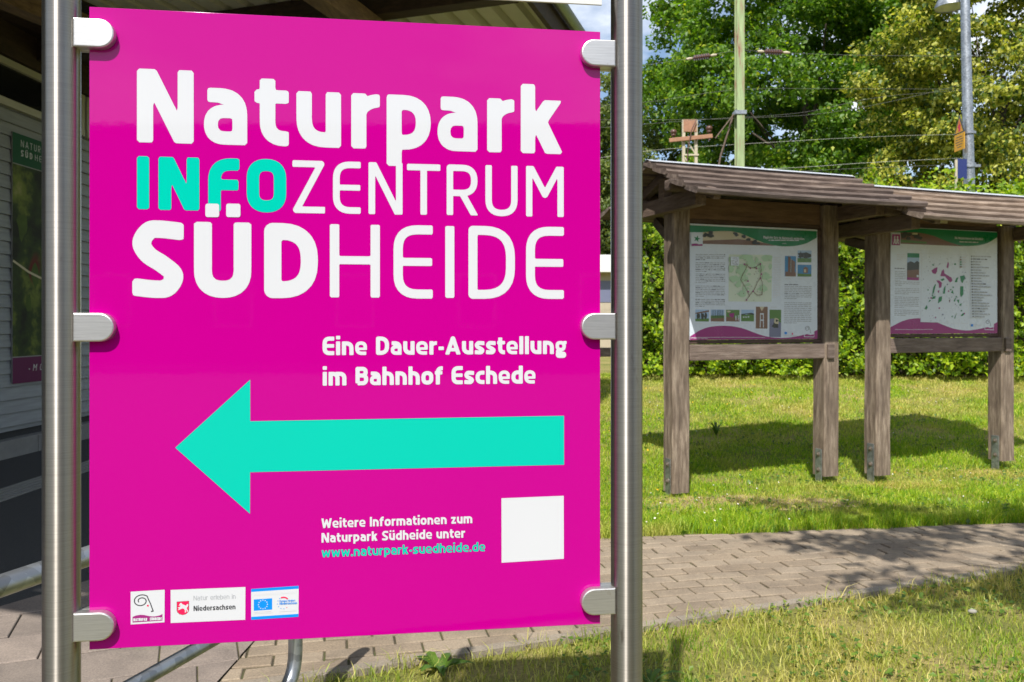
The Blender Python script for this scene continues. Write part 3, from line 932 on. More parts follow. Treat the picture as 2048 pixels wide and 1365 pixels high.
# ------------------------------------------------------------------ notice boards
def wob(seed):
    rr = random.Random(seed)
    return lambda s=.004: rr.uniform(-s, s)
def beam(b, p, q, w, h, mi=0, bev=.006, up=(0, 0, 1)):
    """rectangular timber from p to q"""
    p, q = Vector(p), Vector(q)
    d = q - p; L = d.length; d.normalize()
    upv = Vector(up)
    sx = d.cross(upv).normalized()
    sz = sx.cross(d).normalized()
    M = Matrix((( d.x, sx.x, sz.x, p.x), (d.y, sx.y, sz.y, p.y), (d.z, sx.z, sz.z, p.z), (0, 0, 0, 1)))
    b.box((0, -w / 2, -h / 2), (L, w / 2, h / 2), mi, M, bev)
def notice_board(label, loc, ang, L, ridge, eave, seed, roof_mat='wood_roof'):
    t = thing('notice_board', label, 'notice board', loc, ang, 'roofed wooden notice boards on the lawn')
    w = wob(seed)
    hw = .077
    rf_y = .76
    for k, x in enumerate((0, L)):
        b = MB()
        z0 = .02 if k == 0 else .06
        segs = 7
        vs = []
        for i in range(segs + 1):
            z = z0 + (eave + .10 - z0) * i / segs
            c = .012
            ox, oy = w(.003), w(.003)
            for sx, sy in ((-1, -1), (1, -1), (1, 1), (-1, 1)):
                if (sx, sy) in ((-1, -1), (1, 1)): pp = [(sx * hw, sy * (hw - c)), (sx * (hw - c), sy * hw)]
                else: pp = [(sx * (hw - c), sy * hw), (sx * hw, sy * (hw - c))]
                vs += [(x + px_ + ox, py_ + oy, z) for px_, py_ in pp]
        n = 8
        fs = [tuple(range(n))[::-1], tuple(range(segs * n, segs * n + n))]
        for i in range(segs): fs += [(i * n + q, i * n + (q + 1) % n, (i + 1) * n + (q + 1) % n, (i + 1) * n + q) for q in range(n)]
        b.add(vs, fs)
        b.build('post', M_['wood_z'], t)
        # steel foot plates on the outer-left face, bolted through
        br = MB()
        xl = x - hw - .0065
        br.box((xl, -.045, -.06), (xl + .006, .03, .285), bev=.0015)
        o = br.build('foot_bracket', M_['galv'], t)
        for z in (.24, .11):
            bb = MB()
            bb.tube([(xl - .010, -.007, z), (xl + .002, -.007, z)], .014, 6, flat=True)
            bb.tube([(xl - .0165, -.007, z), (xl - .009, -.007, z)], .0075, 10)
            bb.tube([(xl - .003, -.007, z), (xl + .0005, -.007, z)], .021, 14)
            bb.build('bolt', M_['bolt'], o)
    # rails and header
    b = MB(); b.box((hw + .001, -.070, 1.052), (L + .02 - hw, -.004, 1.178), bev=.008); 
    b.box((L + .02 - hw, -hw - .022, 1.052), (L + .01, -hw - .001, 1.172), bev=.005)
    b.build('lower_rail', M_['wood_x'], t)
    b = MB(); b.box((hw + .001, -.045, 1.183), (L - hw - .001, .03, 1.21), bev=.004); b.build('sill', M_['wood_frame'], t)
    b = MB(); b.box((hw + .001, -.030, 2.135), (L - hw - .001, .03, 2.17), bev=.004)
    b.box((L - hw - .052, -.042, 1.213), (L - hw - .002, .03, 2.132), bev=.004); b.build('frame', M_['wood_frame'], t)
    b = MB(); b.box((hw + .001, -.022, 2.172), (L - hw - .001, .02, min(2.345, ridge - .15)), bev=.003); b.build('header_board', M_['wood_board'], t)
    # roof carpentry
    zb = eave + .05
    b = MB()
    for x in (-.10, L + .10):
        beam(b, (x, -.50, zb - .02), (x, .50, zb - .02), .09, .12)
        beam(b, (x, -rf_y + .05, eave + .015), (x, 0, ridge - .075), .06, .07)
        beam(b, (x, rf_y - .05, eave + .015), (x, 0, ridge - .075), .06, .07)
        beam(b, (x, 0, zb), (x, 0, ridge - .10), .08, .08, up=(1, 0, 0))
    for x, s in ((.05, 1), (L - .05, -1)):
        beam(b, (x, .05, 1.95), (x + s * .02, .42, zb - .08), .07, .08)
    beam(b, (-.30, -.36, zb + .075), (L + .30, -.36, zb + .075), .09, .085, bev=.02)
    beam(b, (-.30, .36, zb + .075), (L + .30, .36, zb + .075), .09, .085, bev=.02)
    b.build('roof_timber', M_['wood_y'], t)
    # roof of overlapping boards, front and back
    roof = None
    nb = 5
    slope = math.atan2(ridge - eave, rf_y)
    b = MB()
    for side in (-1, 1):
        for k in range(nb):
            r0, r1 = k / nb, (k + 1) / nb + .055
            p0 = Vector((0, side * rf_y * (1 - r0), eave + (ridge - eave) * r0 + .028))
            p1 = Vector((0, side * rf_y * (1 - r1), eave + (ridge - eave) * r1 + .004))
            x0, x1 = -.29 + w(.03), L + .27 + w(.05)
            nrm = Vector((0, side * math.sin(slope), math.cos(slope)))
            # waney board: long edge wavers along its length, front edge rounded
            ns = 16
            vs = []
            prof = [(0.0, -.024), (-.008, -.014), (-.008, .010), (.004, .022), (.5, .010), (1.0, 0.0), (1.0, -.022), (.5, -.026)]
            for i in range(ns + 1):
                x = x0 + (x1 - x0) * i / ns
                e1, e2 = w(.0028), w(.0015)
                sag = -.010 * math.sin(math.pi * i / ns) 
                for (s_, hgt) in prof:
                    along = s_ if s_ > .1 else 0
                    base = p0 * (1 - along) + p1 * along
                    off = (s_ if s_ < .1 else 0)
                    down = Vector((0, side * 1, -math.tan(slope))).normalized()
                    v = base + nrm * (hgt + e2) + down * (-off + (e1 if s_ < .1 else 0))
                    vs.append((x, v.y, v.z + sag))
            n = len(prof)
            fs = [tuple(range(n))[::-1], tuple(range(ns * n, ns * n + n))]
            for i in range(ns): fs += [(i * n + q, i * n + (q + 1) % n, (i + 1) * n + (q + 1) % n, (i + 1) * n + q) for q in range(n)]
            b.add(vs, fs)
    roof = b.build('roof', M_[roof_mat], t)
    b = MB()
    for side in (-1, 1):
        b.add([(-.27, side * .004, ridge + .040), (L + .27, side * .004, ridge + .040), (L + .26, side * .06, ridge + .040 - .06 * math.tan(slope) + .004), (-.26, side * .06, ridge + .040 - .06 * math.tan(slope) + .004)], [(0, 1, 2, 3)])
    b.add([(-.27, -.004, ridge + .040), (L + .27, -.004, ridge + .040), (L + .27, .004, ridge + .040), (-.27, .004, ridge + .040)], [(0, 1, 2, 3)])
    b.build('ridge_cap', M_['ridge'], roof)
    # poster board
    b = MB(); b.box((.085, -.056, 1.214), (1.315, -.050, 2.130), bev=.001)
    p = b.build('poster', M_['board_white'], t)
    return t, p
KANG = R(19.5)
nb1, poster1 = notice_board('roofed wooden notice board whose poster shows a green map and a row of photos', (1.297, 6.28, 0.0), KANG, 1.45, 2.58, 2.235, 3)
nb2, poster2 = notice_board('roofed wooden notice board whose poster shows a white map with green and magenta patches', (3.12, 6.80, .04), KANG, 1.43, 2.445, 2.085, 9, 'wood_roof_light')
nb2_tag = MB(); nb2_tag.box((.62, -.034, 2.185), (.75, -.024, 2.225)); nb2_tag.build('name_plate', M_['photo_cream'], nb2)

PX0, PX1, PZ0, PZ1 = .085, 1.315, 1.214, 2.130
# poster 1: enlarged-photo coordinates (1408 x 1365 crop) -> board
g1 = homog([(108, 118), (1182, 160), (1198, 1085), (110, 1112)], [(PX0, PZ1), (PX1, PZ1), (PX1, PZ0), (PX0, PZ0)])
g2 = homog([(216, 142), (1105, 162), (1127, 1008), (232, 1046)], [(PX0, PZ1), (PX1, PZ1), (PX1, PZ0), (PX0, PZ0)])
YB, YS = -.0562, .0004
def G(g, *pts): return [g(x, y) for x, y in pts]
def grect(fl, g, x0, y0, x1, y1, m): fl.poly(G(g, (x0, y1), (x1, y1), (x1, y0), (x0, y0)), m)
prng = random.Random(11)
def text_block(fl, g, x0, y0, x1, rows, pitch, m='grey_print', h=.34, dark=0.0, short_last=True):
    for r_ in range(rows):
        y = y0 + r_ * pitch
        xe = x1 if not (short_last and r_ == rows - 1) else x0 + (x1 - x0) * prng.uniform(.3, .6)
        x = x0
        while x < xe - 6:
            wl_ = min(prng.uniform(12, 46), xe - x)
            fl.polys([G(g, (x, y + pitch * h), (x + wl_, y + pitch * h), (x + wl_, y), (x, y))], 'dark_print' if prng.random() < dark else m, True)
            x += wl_ + 5
    fl.y -= fl.step
def tblock(parent, name, *a, **k):
    fl = Flat(YB, YS); text_block(fl, *a, **k); return fl.build(name, parent)
def photo(g, parent, x0, y0, x1, y1, parts, label=None):
    fl = Flat(YB, YS)
    grect(fl, g, x0, y0, x1, y1, parts[0])
    for m, pts in parts[1:]:
        fl.poly([g(x0 + (x1 - x0) * u, y1 + (y0 - y1) * v) for u, v in pts], m)
    o = fl.build('photograph', parent)
    if label: o['label'] = label
    return o
def blob(cx, cy, rx, ry, n=9, j=.35, rr=prng):
    return [(cx + rx * (1 + rr.uniform(-j, j)) * math.cos(2 * math.pi * k / n), cy + ry * (1 + rr.uniform(-j, j)) * math.sin(2 * math.pi * k / n)) for k in range(n)]
def wave(x0, x1, f, base, n=24, rev=False):
    top = [(x0 + (x1 - x0) * k / n, f(x0 + (x1 - x0) * k / n)) for k in range(n + 1)]
    return top + [(x1, base(x1)), (x0, base(x0))]
def lerp_curve(tab):
    xs, ys = zip(*tab)
    return lambda x: float(np.interp(x, xs, ys))
def smooth_curve(tab):
    P = crv(tab, 8)
    return lerp_curve(P)

# --- poster with the green map
h1 = Flat(YB, YS)
photo_bottom = lambda x: 288 + (x - 218) * .021
hill = smooth_curve([(112, 192), (220, 190), (330, 182), (440, 180), (520, 192), (600, 222), (700, 262), (790, 290), (900, 303), (1000, 298), (1080, 280), (1130, 256), (1184, 225)])
h1.polys([[(g1(x, 118 + (x - 108) * .0391 + 14)), g1(x + 22.4, 118 + (x + 22.4 - 108) * .0391 + 14), g1(x + 22.4, hill(min(x + 22.4, 1184))), g1(x, hill(x))][::-1] for x in np.arange(108, 1182 - 20, 22.3)] , 'green_print')
h1.build('header_band', poster1)
im = Flat(YB, YS)
im.poly([g1(x, y) for x, y in [(218, 289), (830, 299)] + [(x, hill(x)) for x in range(800, 217, -20)]], 'photo_cream')
im.poly([g1(x, y) for x, y in [(218, 289), (830, 299), (760, 280), (640, 258), (520, 246), (420, 252), (330, 256), (218, 262)]], 'photo_brown')
for k in range(16):
    x = prng.choice([prng.uniform(225, 310), prng.uniform(480, 700)])
    y = hill(x) + prng.uniform(8, 50)
    im.polys([[g1(x + (u - .5) * 40, min(y + (v - .5) * 26, 290)) for u, v in blob(.5, .5, .45, .5)]], 'photo_dark')
im.build('photograph', poster1)['label'] = 'wide landscape photograph under the green band'
lg = Flat(YB - .004, YS)
grect(lg, g1, 118, 196, 216, 308, 'board_white')
star = []
for k in range(10):
    r_ = 30 if k % 2 == 0 else 12
    star.append(g1(167 + r_ * math.sin(k * math.pi / 5 + .25), 247 - r_ * math.cos(k * math.pi / 5 + .25)))
lg.poly(star[::-1], 'green_print')
lg.poly(G(g1, (122, 308), (214, 306), (214, 291), (185, 294), (160, 286), (122, 290)), 'maroon_print')
lg.build('emblem', poster1)['label'] = 'white square with green star'
tl = Flat(YB - .004, YS)
(xa, za), (xb, zb) = g1(728, 238), g1(1072, 244)
tl.text('Magische Orte im Naturpark entdecken', xa, xb, za - .001, .022, .0165, .0042, 'board_white', gap=.10)
text_block(tl, g1, 772, 249, 1028, 1, 16, 'board_white', .5, short_last=False)
for k in range(2):
    tl.stroke([g1(895 + k * 16 + 8 * math.cos(R(a)), 286 - 8 * math.sin(R(a))) for a in range(0, 181, 30)], .0014, 'board_white')
tl.build('title', poster1)
for y, rows in ((376, 4), (446, 6), (542, 6), (644, 7), (758, 5)):
    tblock(poster1, 'text_block', g1, 158, y, 410, rows, 14.6, 'grey_print', .38, .22)
tblock(poster1, 'heading', g1, 914, 622, 1030, 1, 14, 'dark_print', .45, 1.0, False)
tblock(poster1, 'text_block', g1, 914, 638, 1142, 8, 14.6, 'grey_print', .36, .05)
tblock(poster1, 'text_block', g1, 914, 776, 1144, 12, 15.6, 'grey_print', .36, .05)
tblock(poster1, 'map_key', g1, 818, 396, 880, 25, 14, 'lightgrey_print', .4)
for x0, y0, x1 in ((158, 966, 230), (290, 962, 360), (420, 958, 490), (548, 956, 610), (676, 1022, 730), (798, 816, 850), (968, 362, 1004), (914, 574, 970), (1024, 574, 1070)):
    tblock(poster1, 'caption', g1, x0, y0, x1, 1, 12, 'lightgrey_print', .45, 0, False)
mp = Flat(YB, YS)
grect(mp, g1, 440, 376, 806, 774, 'map_pale')
mr = random.Random(4)
for k in range(46):
    cx, cy = mr.uniform(450, 796), 386 + 378 * mr.random() ** 1.4
    rx, ry = mr.uniform(12, 46), mr.uniform(10, 34)
    pts = [(min(806, max(440, x)), min(774, max(376, y))) for x, y in blob(cx, cy, rx, ry, 10, .4, mr)]
    mp.polys([G(g1, *pts[::-1])], 'map_green', k % 4 != 0)
for pts in ([(568, 456), (590, 462), (618, 490), (660, 486), (680, 470), (704, 454)], [(568, 456), (590, 480), (560, 540), (545, 572), (540, 590), (600, 690), (612, 720)], [(704, 454), (712, 500), (706, 570), (724, 610), (722, 714), (680, 718), (645, 684)], [(706, 570), (680, 612), (655, 670), (620, 715), (590, 760)]):
    mp.stroke([g1(*p) for p in pts], .0022, 'photo_brown', .0011)
for x, y in ((568, 458), (620, 490), (704, 454), (672, 492), (712, 540), (706, 575), (645, 686), (604, 690), (590, 760), (600, 600)):
    mp.disc(*g1(x, y), .0075, 'maroon_print', 8, True); 
mp.y -= YS
for k in range(70):
    x, y = mr.uniform(450, 796), mr.uniform(390, 764)
    mp.disc(*g1(x, y), mr.uniform(.002, .0045), mr.choice(['grey_print', 'photo_brown', 'board_white']), 6, True)
mp.y -= YS
grect(mp, g1, 452, 396, 522, 470, 'board_white')
mp.stroke([g1(x, y) for x, y in [(470, 410), (500, 404), (510, 430), (490, 440), (512, 462), (470, 455), (460, 430), (482, 425)]], .002, 'grey_print', .001)
mp.build('map', poster1)['label'] = 'green road map'
BR = [(0, 0), (1, 0), (1, .5), (0, .5)]
photo(g1, poster1, 914, 384, 1008, 556, ['photo_blue', ('photo_brown', [(.05, 0), (1, 0), (1, .2), (.05, .24)]), ('photo_brown', [(.28, .1), (.5, .1), (.5, .95), (.28, .98)]), ('photo_cream', [(.52, .2), (.56, .2), (.56, .85), (.52, .88)]), ('photo_brown', [(.58, .15), (.9, .2), (.9, .72), (.58, .85)])])
photo(g1, poster1, 1020, 336, 1136, 436, ['photo_sky', ('photo_green', [(0, 0), (1, 0), (1, .36), (0, .36)]), ('photo_dark', blob(.5, .58, .5, .26, 14)), ('photo_dark', [(.2, .3), (.24, .3), (.24, .9), (.2, .9)])])
photo(g1, poster1, 1022, 456, 1138, 556, ['photo_blue', ('photo_green', [(0, 0), (1, 0), (1, .22), (0, .26)]), ('photo_brown', [(.42, .3), (.74, .3), (.74, .72), (.58, .84), (.42, .72)]), ('photo_cream', [(.46, .36), (.6, .36), (.6, .62), (.46, .62)])])
photo(g1, poster1, 157, 848, 274, 950, ['photo_sky', ('photo_green', [(0, 0), (1, 0), (1, .28), (0, .22)]), ('photo_brown', [(0, .62), (1, .82), (1, .96), (0, .72)]), ('photo_dark', blob(.2, .45, .12, .25)), ('photo_dark', blob(.5, .45, .12, .28)), ('photo_dark', blob(.75, .5, .1, .28))])
photo(g1, poster1, 290, 846, 405, 948, ['photo_sky', ('photo_brown', [(0, 0), (1, 0), (1, .34), (0, .3)]), ('photo_green', [(0, .26), (1, .3), (1, .52), (0, .5)])] + [('photo_dark', [(u, .3), (u + .035, .3), (u + .03, .98), (u, .98)]) for u in (.08, .2, .32, .47, .58, .72, .85)])
photo(g1, poster1, 420, 846, 535, 946, ['photo_green', ('photo_brown', [(0, 0), (1, 0), (1, .3), (0, .4)]), ('maroon_print', blob(.45, .55, .2, .22)), ('board_white', [(.7, .1), (.76, .1), (.76, .5), (.7, .5)]), ('board_white', [(.88, .1), (.93, .1), (.93, .55), (.88, .55)]), ('photo_cream', blob(.2, .85, .15, .08))])
photo(g1, poster1, 549, 844, 658, 943, ['photo_sky', ('photo_green', [(0, 0), (1, 0), (1, .62), (0, .54)]), ('photo_dark', [(0, .5), (.45, .62), (1, .56), (1, .66), (.8, .74), (0, .62)]), ('board_white', blob(.2, .36, .07, .06)), ('board_white', blob(.38, .36, .06, .06)), ('board_white', blob(.56, .38, .05, .06))])
photo(g1, poster1, 674, 816, 774, 1003, ['photo_brown', ('photo_cream', [(.3, 1), (.5, .8), (.72, 1)]), ('board_white', [(.34, .05), (.4, .05), (.42, .7), (.36, .7)]), ('board_white', [(.62, .05), (.68, .05), (.66, .7), (.6, .7)]), ('board_white', [(.37, .64), (.66, .64), (.66, .7), (.37, .7)]), ('board_white', [(.36, .36), (.67, .36), (.67, .41), (.36, .41)])])
photo(g1, poster1, 790, 840, 889, 1074, ['photo_green', ('photo_slate', [(0, 0), (1, 0), (1, .52), (.4, .68), (0, .66)]), ('photo_dark', blob(.55, .42, .28, .12)), ('photo_cream', blob(.6, .58, .24, .12)), ('photo_dark', blob(.62, .6, .1, .05))])
ft = Flat(YB, YS)
crest = smooth_curve([(111, 1082), (150, 1055), (210, 1020), (290, 994), (390, 984), (480, 988), (570, 1006), (660, 1038), (740, 1064), (820, 1078), (920, 1080), (1020, 1066), (1090, 1048), (1150, 1030), (1198, 1006)])
bt = lambda x: 1112 - (x - 110) * .0248
xs = np.linspace(111, 1198, 50)
ft.polys([G(g1, (a, bt(a) - 1), (b_, bt(b_) - 1), (b_, crest(b_)), (a, crest(a))) for a, b_ in zip(xs[:-1], xs[1:])], 'maroon_print')
text_block(ft, g1, 116, 1094, 270, 1, 8, 'lightgrey_print', .4, 0, False)
ft.stroke([g1(116, 1090), g1(440, 1082), g1(752, 1078)], .0016, 'lightgrey_print', .001)
grect(ft, g1, 1084, 966, 1170, 1070, 'board_white')
sq = homog([(0, 0), (1, 0), (1, 1), (0, 1)], [g1(1084, 1070), g1(1170, 1070), g1(1170, 966), g1(1084, 966)])
mk_spiral(ft, sq, .098, 'dark_print')
ft.poly([sq(*p) for p in [(.05, .05), (.95, .05), (.95, .24), (.6, .18), (.3, .25), (.05, .2)]], 'maroon_print')
grect(ft, g1, 918, 1028, 938, 1048, 'blue_print')
text_block(ft, g1, 944, 1028, 1028, 1, 12, 'lightgrey_print', .5)
text_block(ft, g1, 918, 1056, 1028, 1, 12, 'lightgrey_print', .5, 0, False)
ft.disc(*g1(984, 1044), .007, 'red_print')
ft.build('footer_wave', poster1)

# --- poster with the patched map
h2 = Flat(YB, YS)
hill2 = smooth_curve([(218, 192), (300, 192), (400, 186), (490, 192), (580, 212), (660, 242), (740, 268), (820, 286), (910, 284), (980, 272), (1040, 250), (1106, 206)])
xs = np.linspace(217, 1105, 44)
h2.polys([G(g2, (a, hill2(a)), (b_, hill2(b_)), (b_, 142 + (b_ - 216) * .0225 + 4), (a, 142 + (a - 216) * .0225 + 4)) for a, b_ in zip(xs[:-1], xs[1:])], 'green_print')
h2.build('header_band', poster2)
im = Flat(YB, YS)
im.poly([g2(x, y) for x, y in [(300, 284), (830, 290)] + [(x, hill2(x)) for x in range(800, 299, -20)]], 'photo_brown')
im.poly([g2(x, y) for x, y in [(300, 272), (520, 278), (520, 262), (300, 250)]], 'photo_green')
for k in range(10):
    x = prng.uniform(310, 470); y = hill2(x) + prng.uniform(12, 60)
    im.polys([[g2(x + (u - .5) * 44, min(y + (v - .5) * 30, 282)) for u, v in blob(.5, .5, .45, .5)]], 'photo_dark')
im.poly([g2(x, y) for x, y in [(395, 205), (440, 205), (440, 190), (395, 190)]], 'photo_cream')
im.build('photograph', poster2)['label'] = 'wide dark landscape photograph under the green band'
lg = Flat(YB - .004, YS)
grect(lg, g2, 224, 202, 300, 302, 'board_white')
grect(lg, g2, 228, 207, 296, 298, 'maroon_print')
for cx in (250, 273):
    lg.disc(*g2(cx, 230), .0085, 'board_white', 10, True)
    lg.y -= YS
    lg.polys(stroke_polys([([g2(cx, 240), g2(cx, 262)], .0075, False), ([g2(cx, 260), g2(cx - 9, 288)], .0042, False), ([g2(cx, 260), g2(cx + 9, 288)], .0042, False), ([g2(cx, 243), g2(cx + 11, 262)], .003, False), ([g2(cx + 12, 250), g2(cx + 14, 288)], .0018, False)], None, .0015, .001), 'board_white')
lg.build('emblem', poster2)['label'] = 'magenta square with two white walking figures'
tl = Flat(YB - .004, YS)
(xa, za), (xb, zb) = g2(752, 232), g2(986, 234)
tl.text('Die Wandertouren im Überblick', xa, xb, za, .021, .016, .0042, 'board_white', gap=.10)
text_block(tl, g2, 790, 250, 946, 1, 16, 'lightgrey_print', .5, 0, False)
tl.build('title', poster2)
tblock(poster2, 'text_block', g2, 274, 372, 348, 4, 14, 'lightgrey_print', .4)
tblock(poster2, 'heading', g2, 258, 488, 340, 1, 14, 'dark_print', .5, 1, False)
tblock(poster2, 'text_block', g2, 260, 514, 350, 6, 14.6, 'grey_print', .36)
for y, rows in ((600, 3), (656, 4), (728, 7), (838, 4)):
    tblock(poster2, 'text_block', g2, 262, y, 468, rows, 14.6, 'grey_print', .36)
tx = Flat(YB, YS)
for k in range(23):
    y = 366 + k * 22.9
    grect(tx, g2, 892 + k * .5, y, 902 + k * .5, y + 10, 'dark_print')
    text_block(tx, g2, 908 + k * .5, y, 908 + prng.uniform(50, 170), 1, 22.9, 'grey_print', .36, .1, False)
tx.build('place_list', poster2)
photo(g2, poster2, 362, 360, 462, 586, ['photo_sky', ('green_print', [(0, .84), (1, .84), (1, 1), (0, 1)]), ('photo_dark', [(0, .3), (1, .3), (1, .68), (.8, .72), (.6, .64), (.3, .7), (0, .64)]), ('photo_brown', [(0, .1), (1, .1), (1, .4), (0, .36)]), ('maroon_print', [(0, 0), (1, 0), (1, .1), (0, .1)]), ('board_white', [(.8, .12), (.95, .12), (.95, .2), (.8, .2)])], 'leaflet cover in green and magenta')
mp = Flat(YB, YS)
grect(mp, g2, 482, 358, 884, 936, 'lightgrey_print')
grect(mp, g2, 484, 360, 882, 934, 'board_white')
mr = random.Random(21)
for k in range(120):
    x, y = mr.uniform(492, 872), mr.uniform(370, 924)
    mp.disc(*g2(x, y), mr.uniform(.0025, .006), mr.choice(['lightgrey_print', 'lightgrey_print', 'grey_print', 'photo_slate']), 6, True)
mp.y -= YS
for pts in ([(565, 500), (590, 480), (615, 470), (612, 510), (598, 530), (575, 522)], [(640, 545), (652, 500), (668, 485), (675, 520), (700, 535), (735, 555), (742, 580), (722, 596), (700, 570), (678, 545)], [(690, 470), (700, 420), (710, 440), (704, 478)], [(606, 582), (630, 580), (655, 600), (650, 640), (632, 645), (628, 610)], [(620, 670), (635, 660), (630, 690)], [(715, 745), (728, 735), (726, 765)]):
    mp.polys([G(g2, *pts)], 'maroon_print', True)
mp.y -= YS
for pts in ([(804, 540), (840, 530), (852, 560), (836, 572), (825, 600), (812, 580)], [(808, 625), (834, 622), (836, 690), (815, 716), (808, 690)], [(760, 590), (775, 555), (790, 545), (780, 592)], [(574, 700), (584, 640), (600, 610), (604, 618), (588, 690)], [(570, 740), (580, 718), (606, 710), (600, 735)], [(625, 775), (632, 720), (660, 712), (655, 750)], [(665, 690), (672, 640), (686, 620), (682, 690)], [(545, 768), (556, 745), (566, 752)], [(515, 820), (530, 790), (540, 812), (528, 832)], [(732, 680), (745, 655), (755, 690)], [(755, 750), (775, 712), (768, 755)], [(780, 740), (802, 735), (800, 770)], [(800, 780), (825, 765), (815, 790)], [(765, 890), (785, 845), (770, 900)], [(815, 870), (840, 845), (845, 862), (828, 874)], [(738, 880), (750, 870), (750, 890)], [(715, 745), (722, 740), (720, 760)], [(640, 575), (670, 560), (676, 575), (655, 585)]):
    mp.polys([G(g2, *pts)], 'green_print', True)
mp.y -= YS
for k in range(16):
    x, y = mr.uniform(500, 860), mr.uniform(440, 910)
    mp.polys([[g2(x + (u - .5) * 14, y + (v - .5) * 14) for u, v in blob(.5, .5, .5, .5, 7, .4, mr)]], mr.choice(['maroon_print', 'green_print', 'photo_slate']), True)
mp.y -= YS
for k, mm in enumerate(('grey_print', 'photo_brown', 'green_print', 'green_print', 'photo_brown')):
    grect(mp, g2, 800, 376 + k * 20, 812, 388 + k * 20, mm)
    text_block(mp, g2, 818, 378 + k * 20, 818 + 30, 1, 16, 'lightgrey_print', .5, 0, False)
mp.build('map', poster2)['label'] = 'white map with green and magenta patches'
ft = Flat(YB, YS)
crest = smooth_curve([(231, 988), (270, 966), (330, 934), (410, 910), (490, 904), (570, 914), (650, 944), (730, 972), (800, 988), (880, 992), (950, 982), (1020, 964), (1080, 940), (1126, 912)])
bt = lambda x: 1046 - (x - 232) * .0425
xs = np.linspace(232, 1126, 46)
ft.polys([G(g2, (a, bt(a) - 1), (b_, bt(b_) - 1), (b_, crest(b_)), (a, crest(a))) for a, b_ in zip(xs[:-1], xs[1:])], 'maroon_print')
ft.stroke([g2(270, 1006), g2(430, 1000), g2(590, 994)], .0016, 'lightgrey_print', .001)
grect(ft, g2, 1020, 888, 1096, 982, 'board_white')
sq = homog([(0, 0), (1, 0), (1, 1), (0, 1)], [g2(1020, 982), g2(1096, 980), g2(1096, 886), g2(1020, 888)])
mk_spiral(ft, sq, .098, 'dark_print')
ft.poly([sq(*p) for p in [(.05, .05), (.95, .05), (.95, .24), (.6, .18), (.3, .25), (.05, .2)]], 'maroon_print')
grect(ft, g2, 904, 938, 922, 958, 'blue_print')
text_block(ft, g2, 928, 940, 988, 2, 12, 'lightgrey_print', .5)
ft.build('footer_wave', poster2)

# ------------------------------------------------------------------ station building with canopy, at the left
WANG = R(3.0)
bld = thing('station_building', 'station building with white clapboard wall under a dark timber canopy', 'building', (-5.1, 8.0, 0), -WANG)
# local: y along the wall (away), x = 0 the wall face, +x towards the forecourt
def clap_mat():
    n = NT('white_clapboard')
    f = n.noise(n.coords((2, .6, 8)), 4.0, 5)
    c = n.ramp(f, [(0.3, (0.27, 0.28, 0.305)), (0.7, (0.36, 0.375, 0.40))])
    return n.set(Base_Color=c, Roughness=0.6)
M_['clap'] = clap_mat()
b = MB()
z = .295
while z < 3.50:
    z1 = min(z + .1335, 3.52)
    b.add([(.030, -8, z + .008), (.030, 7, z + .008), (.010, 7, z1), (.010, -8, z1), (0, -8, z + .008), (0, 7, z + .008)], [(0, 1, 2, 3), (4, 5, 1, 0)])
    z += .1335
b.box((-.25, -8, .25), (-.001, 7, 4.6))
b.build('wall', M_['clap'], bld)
b = MB(); b.box((-.25, -8.02, -.02), (-.05, 7.02, .25)); b.build('plinth', plain('dark_plinth', (.05, .05, .055), .8), bld)
b = MB()
for k in range(11): b.box((-.05, -8 + k * 1.4, -.05), (.09, -8 + k * 1.4 + 1.392, .175), bev=.006)
b.build('base_kerb', plain('grey_concrete', (.27, .26, .25), .9, 0, .2, 14), bld)
b = MB(); b.box((.001, -8, 4.02), (.07, 7, 4.55)); b.build('eaves_board', wood_mat('dark_eaves_board', (.03, .018, .011), (.055, .033, .021), (.085, .052, .034), 'Y', .75, 1, .2), bld)
wgl = NT('dark_window_glass'); wgl.set(Base_Color=(.012, .013, .015), Roughness=0.08)
M_['glass'] = wgl.m
M_['cream'] = plain('cream_frame_paint', (.50, .48, .40), .5)
for k in range(8):
    y0 = -7.4 + k * 1.75
    b = MB()
    b.box((.001, y0, 3.525), (.05, y0 + 1.7, 3.60)); b.box((.001, y0, 3.93), (.05, y0 + 1.7, 4.0))
    b.box((.001, y0, 3.60), (.045, y0 + .06, 3.93)); b.box((.001, y0 + 1.64, 3.60), (.045, y0 + 1.7, 3.93))
    w_ = b.build('window', M_['cream'], bld)
    g_ = MB(); g_.box((.002, y0 + .061, 3.601), (.012, y0 + 1.639, 3.929)); g_.build('pane', M_['glass'], w_)
# canopy: world-space outline turned into building coordinates
EA = R(18.3)
e1 = Vector((math.sin(EA), math.cos(EA), 0)); e2 = Vector((-math.cos(EA), math.sin(EA), 0))   # along the eave, and inwards to the left
E0 = Vector((.44, 7.47, 0))                      # a point of the right-hand eave
def cw(a, c, z):
    """a metres along the eave from E0, c metres inwards"""
    p = E0 + e1 * a + e2 * c; p.z = z
    return p
inv = Matrix.Rotation(WANG, 4, 'Z') @ Matrix.Translation((5.1, -8.0, 0))
def C_(a, c, z): return inv @ cw(a, c, z)
M_['beam'] = wood_mat('dark_canopy_beam', (.022, .013, .008), (.046, .027, .016), (.08, .048, .03), 'X', .7, 1, .2)
M_['rafter'] = wood_mat('brown_canopy_rafter', (.10, .06, .035), (.19, .12, .07), (.26, .17, .10), 'Y', .7, 1, .2)
M_['deck'] = plain('ribbed_soffit_sheet', (.62, .60, .50), .55, 0, .08, 6)
A_NEAR, A_FAR, C_IN = -7.6, 1.35, 7.5
b = MB()
c = .16
k = 0
